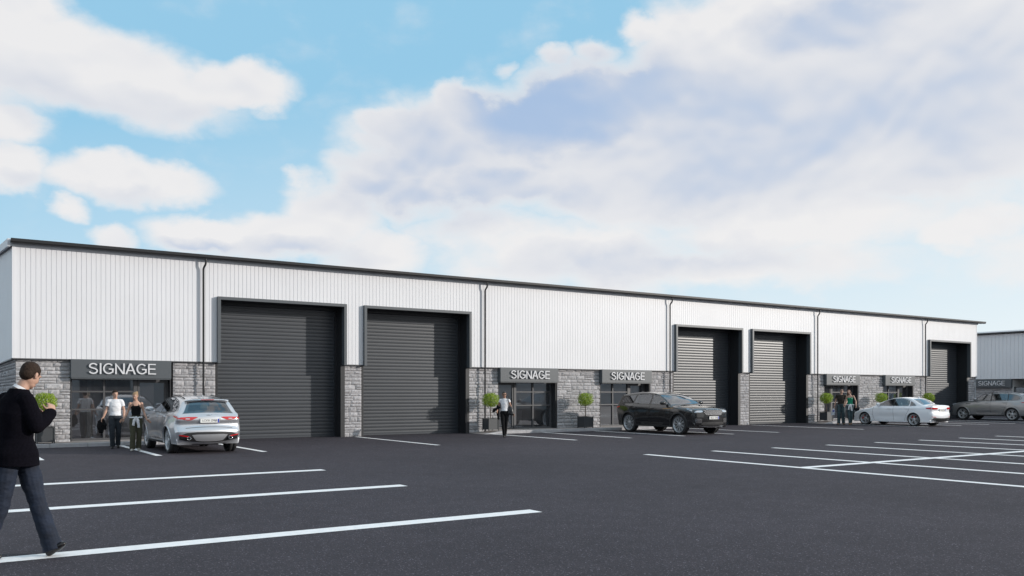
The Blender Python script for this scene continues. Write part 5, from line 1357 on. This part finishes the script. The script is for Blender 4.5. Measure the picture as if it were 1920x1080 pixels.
# man in the dark jacket, in front: walks to the right, looks down at his hand
P0m = (.735, 9.745, 0); K = 1.75/1.88
def s_(*p): return tuple(q*K for q in p)
J = dict(pelvis=s_(-.01,.0,1.02), waist=s_(-.01,.0,1.16), chest=s_(-.005,.0,1.40), neck=s_(.02,.02,1.625), head=s_(.095,.075,1.775), face=(.14,.86,-.50), up=(.12,.45,.88),
 shR=s_(.125,-.055,1.53), shL=s_(-.130,.055,1.53), elR=s_(.232,-.06,1.275), wrR=s_(.262,.15,1.405), elL=s_(-.15,.20,1.28), wrL=s_(.03,.33,1.36),
 hipR=s_(-.03,-.09,.99), hipL=s_(.03,.09,.99), knR=s_(-.085,-.10,.54), anR=s_(-.25,-.10,.155), toeR=s_(-.10,-.12,.035), heelR=s_(-.27,-.10,.10),
 knL=s_(.165,.07,.53), anL=s_(.315,.06,.115), toeL=s_(.435,.04,.125), heelL=s_(.285,.06,.035))
man = person('man in dark jacket and jeans walking past, looking down at his hand', J,
 dict(hair=dict(c='hairb'), legs=dict(c='jean', fit=.017, flare=.030, drop=.05), shoes='shoe', top=dict(c='navy', coat=.83, sleeve=2, fold=(.006,6,(1,1,1.4))), collar='white', w=.99,
      handR=dict(d=(-.25,.5,.65), n=(-.6,.5,-.1), t=(0,.3,.9), curl=.75), handL=dict(d=(.4,-.4,.5), n=(.2,-.9,.2), t=(0,0,1), curl=.5)), H=1.88, loc=P0m, rz=-VA, vox=.007)
# couple walking from the silver car
x = at_px(216, 25.2)
pm1 = person('man in white T-shirt and dark trousers carrying a black jacket', pose(face=(.35,-1,-.25), shR=(-.170,0,1.42), shL=(.170,0,1.42), elR=(-.24,.0,1.16), wrR=(-.33,-.05,.93), elL=(.245,.02,1.15), wrL=(.235,-.05,.92),
  knR=(-.085,-.07,.50), anR=(-.07,-.0,.09), toeR=(-.08,-.17,.03), knL=(.09,.02,.51), anL=(.075,.15,.12), toeL=(.09,-.01,.04), heelL=(.075,.17,.07)),
 dict(hair=dict(c='hairb'), legs=dict(c='darkjean', flare=.012), shoes='shoe', top=dict(c='white', sleeve=.55, hem=.25, fit=.018), w=1.04), H=1.68, loc=x, rz=facing(216))
def jacket(label, loc, rz, pts, r):
    t = thing('jacket', label, 'jacket', loc, rz)
    b = bmesh.new()
    for P, Q in zip(pts, r): tube(b, P, Q, 12, side=(1,0,0))
    o = fused('cloth', b, PM['black'], t, .009, (.016, 14), 2); return t
jacket('black jacket dangling from the hand of the man in the white T-shirt', x, facing(216), [[(-.32,-.05,.88),(-.36,-.05,.78),(-.38,-.04,.62),(-.36,-.04,.46)],[(-.33,-.06,.85),(-.27,-.06,.70),(-.27,-.05,.55)]], [[(.03,.03),(.09,.04),(.11,.05),(.05,.03)],[(.03,.03),(.05,.03),(.04,.02)]])
x = at_px(255, 24.15)
person('fair-haired woman in black vest and olive trousers, pale jumper tied round her waist', pose(face=(-.45,-1,-.45), head=(-.02,-.03,1.63), shR=(-.155,0,1.41), shL=(.155,0,1.41), elR=(-.22,.02,1.16), wrR=(-.33,-.06,.95), elL=(.215,.02,1.15), wrL=(.30,-.06,.92),
  knR=(-.085,-.08,.50), anR=(-.10,-.06,.08), toeR=(-.12,-.22,.03), knL=(.085,.02,.50), anL=(.07,.10,.10), toeL=(.08,-.05,.035)),
 dict(hair=dict(c='hairl', bun=1), legs=dict(c='olive', fit=.026, flare=.014), shoes='shoew', top=dict(c='black', tank=1, hem=.3, fit=.006), tied='white', w=.93, handR=dict(d=(-.7,-.2,-.5), t=(-.3,-1,.2), curl=.3), handL=dict(d=(.7,-.2,-.5), t=(.3,-1,.2), curl=.3)), H=1.63, loc=x, rz=facing(255))

# woman crossing the yard
x = at_px(946, 31.6)
person('woman in white top and black trousers with sunglasses crossing the yard', pose(face=(.15,-1,-.15), head=(-.01,-.01,1.63), shR=(-.16,0,1.41), shL=(.16,0,1.41), elR=(-.235,.04,1.17), wrR=(-.27,-.12,1.02), elL=(.25,.02,1.16), wrL=(.33,-.02,.92),
  knR=(-.06,-.06,.50), anR=(-.02,-.04,.10), toeR=(-.02,-.19,.03), knL=(.055,.04,.50), anL=(.03,.16,.14), toeL=(.03,.05,.04), heelL=(.03,.19,.10)),
 dict(hair=dict(c='hairk', bun=1), skin='skin2', legs=dict(c='black', fit=.012, flare=.006), shoes='shoe', shades=1, top=dict(c='white', sleeve=.3, hem=.35, fit=.010), w=.92), H=1.66, loc=x, rz=facing(946))
jacket('black jacket over the arm of the woman in white top', x, facing(946), [[(-.24,-.06,1.05),(-.36,-.05,1.0),(-.43,-.03,.90)],[(-.25,-.06,1.04),(-.23,-.08,.86),(-.22,-.07,.64)],[(-.14,-.10,1.07),(-.28,-.04,1.12)]], [[(.04,.04),(.06,.05),(.03,.03)],[(.05,.04),(.06,.04),(.03,.03)],[(.03,.03),(.05,.05)]])
bg_ = thing('handbag', 'dark shoulder bag worn by the woman in white top', 'handbag', x, facing(946))
b = bmesh.new(); tube(b, [(.20,-.02,1.12),(.22,-.03,1.00),(.22,-.03,.86),(.21,-.03,.80)], [(.05,.04),(.10,.06),(.12,.07),(.10,.05)], 12, side=(1,0,0)); fused('pouch', b, PM['bag'], bg_, .009, (.006, 12), 2)
b = bmesh.new(); tube(b, [(.15,-.06,1.12),(.13,-.075,1.34),(.145,.0,1.475),(.16,.06,1.34),(.22,.02,1.12)], .011, 8); obj('strap', b, PM['bag'], bg_)

# couple by the white car
x = at_px(1577, 44.4)
person('man in brown T-shirt and jeans with sunglasses, arm round the woman', pose(face=(.25,-1,.35), up=(.1,.3,1), head=(.03,.0,1.64), neck=(.0,.01,1.48), shR=(-.19,0,1.42), shL=(.18,.02,1.42), elR=(-.25,.03,1.15), wrR=(-.30,-.05,.92), elL=(.26,-.02,1.16), wrL=(.19,-.20,.98),
  knR=(-.10,-.05,.50), anR=(-.11,.0,.08), toeR=(-.15,-.15,.03), knL=(.10,-.02,.50), anL=(.11,.08,.08), toeL=(.15,-.08,.03)),
 dict(hair=dict(c='hairk'), shades=1, legs=dict(c='jean2', flare=.014, belt='belt', fit=.020), shoes='shoe2', top=dict(c='brown', sleeve=.5, hem=.45, fit=.016), w=1.03, handL=dict(d=(-.2,-.4,-.8), curl=.6)), H=1.80, loc=x, rz=facing(1577), group='couple looking up')
pb = thing('carrier_bag', 'pale plastic carrier bag held by the man in brown T-shirt', 'bag', x, facing(1577))
b = bmesh.new(); tube(b, [(-.32,-.06,.87),(-.35,-.06,.76),(-.38,-.06,.60),(-.39,-.06,.47)], [(.02,.02),(.06,.04),(.10,.06),(.09,.05)], 12, side=(1,0,0)); o = fused('sack', b, PM['poly'], pb, .009, (.016, 16), 2)
b = bmesh.new(); tube(b, [(-.345,-.108,.73),(-.375,-.128,.66)], [(.045,.006),(.055,.006)], 10, side=(1,0,0)); obj('print', b, PM['bluep'], pb)
x = at_px(1594, 43.9)
person('woman in green top with white jumper tied over her jeans', pose(face=(-.45,-1,.25), up=(-.25,.2,1), head=(-.055,.0,1.62), neck=(-.01,.01,1.48), shR=(-.155,0,1.41), shL=(.155,0,1.42), elR=(-.22,.06,1.17), wrR=(-.27,-.10,.98), elL=(.26,.02,1.17), wrL=(.27,-.10,.96),
  knR=(-.055,-.06,.50), anR=(-.02,-.02,.08), toeR=(-.02,-.18,.03), knL=(.06,.02,.50), anL=(.05,.14,.12), toeL=(.05,.0,.04), heelL=(.05,.17,.08)),
 dict(hair=dict(c='hairr', long=1), legs=dict(c='jean2', fit=.010), shoes='shoe2', top=dict(c='green', tank=1, hem=.25, fit=.008), tied='white', w=.92), H=1.78, loc=x, rz=facing(1594))
hb = thing('handbag', 'round black bag hanging behind the woman in green top', 'handbag', x, facing(1594))
b = bmesh.new(); ell(b, (.31,.10,.86), (.15,.09,.17), (0,-1,0)); fused('pouch', b, PM['bag'], hb, .010, (.010, 9), 2)
b = bmesh.new(); tube(b, [(.28,.02,1.0),(.19,-.05,1.32),(.155,.0,1.48),(.18,.08,1.32),(.30,.12,1.02)], .014, 8); obj('strap', b, PM['bag'], hb)
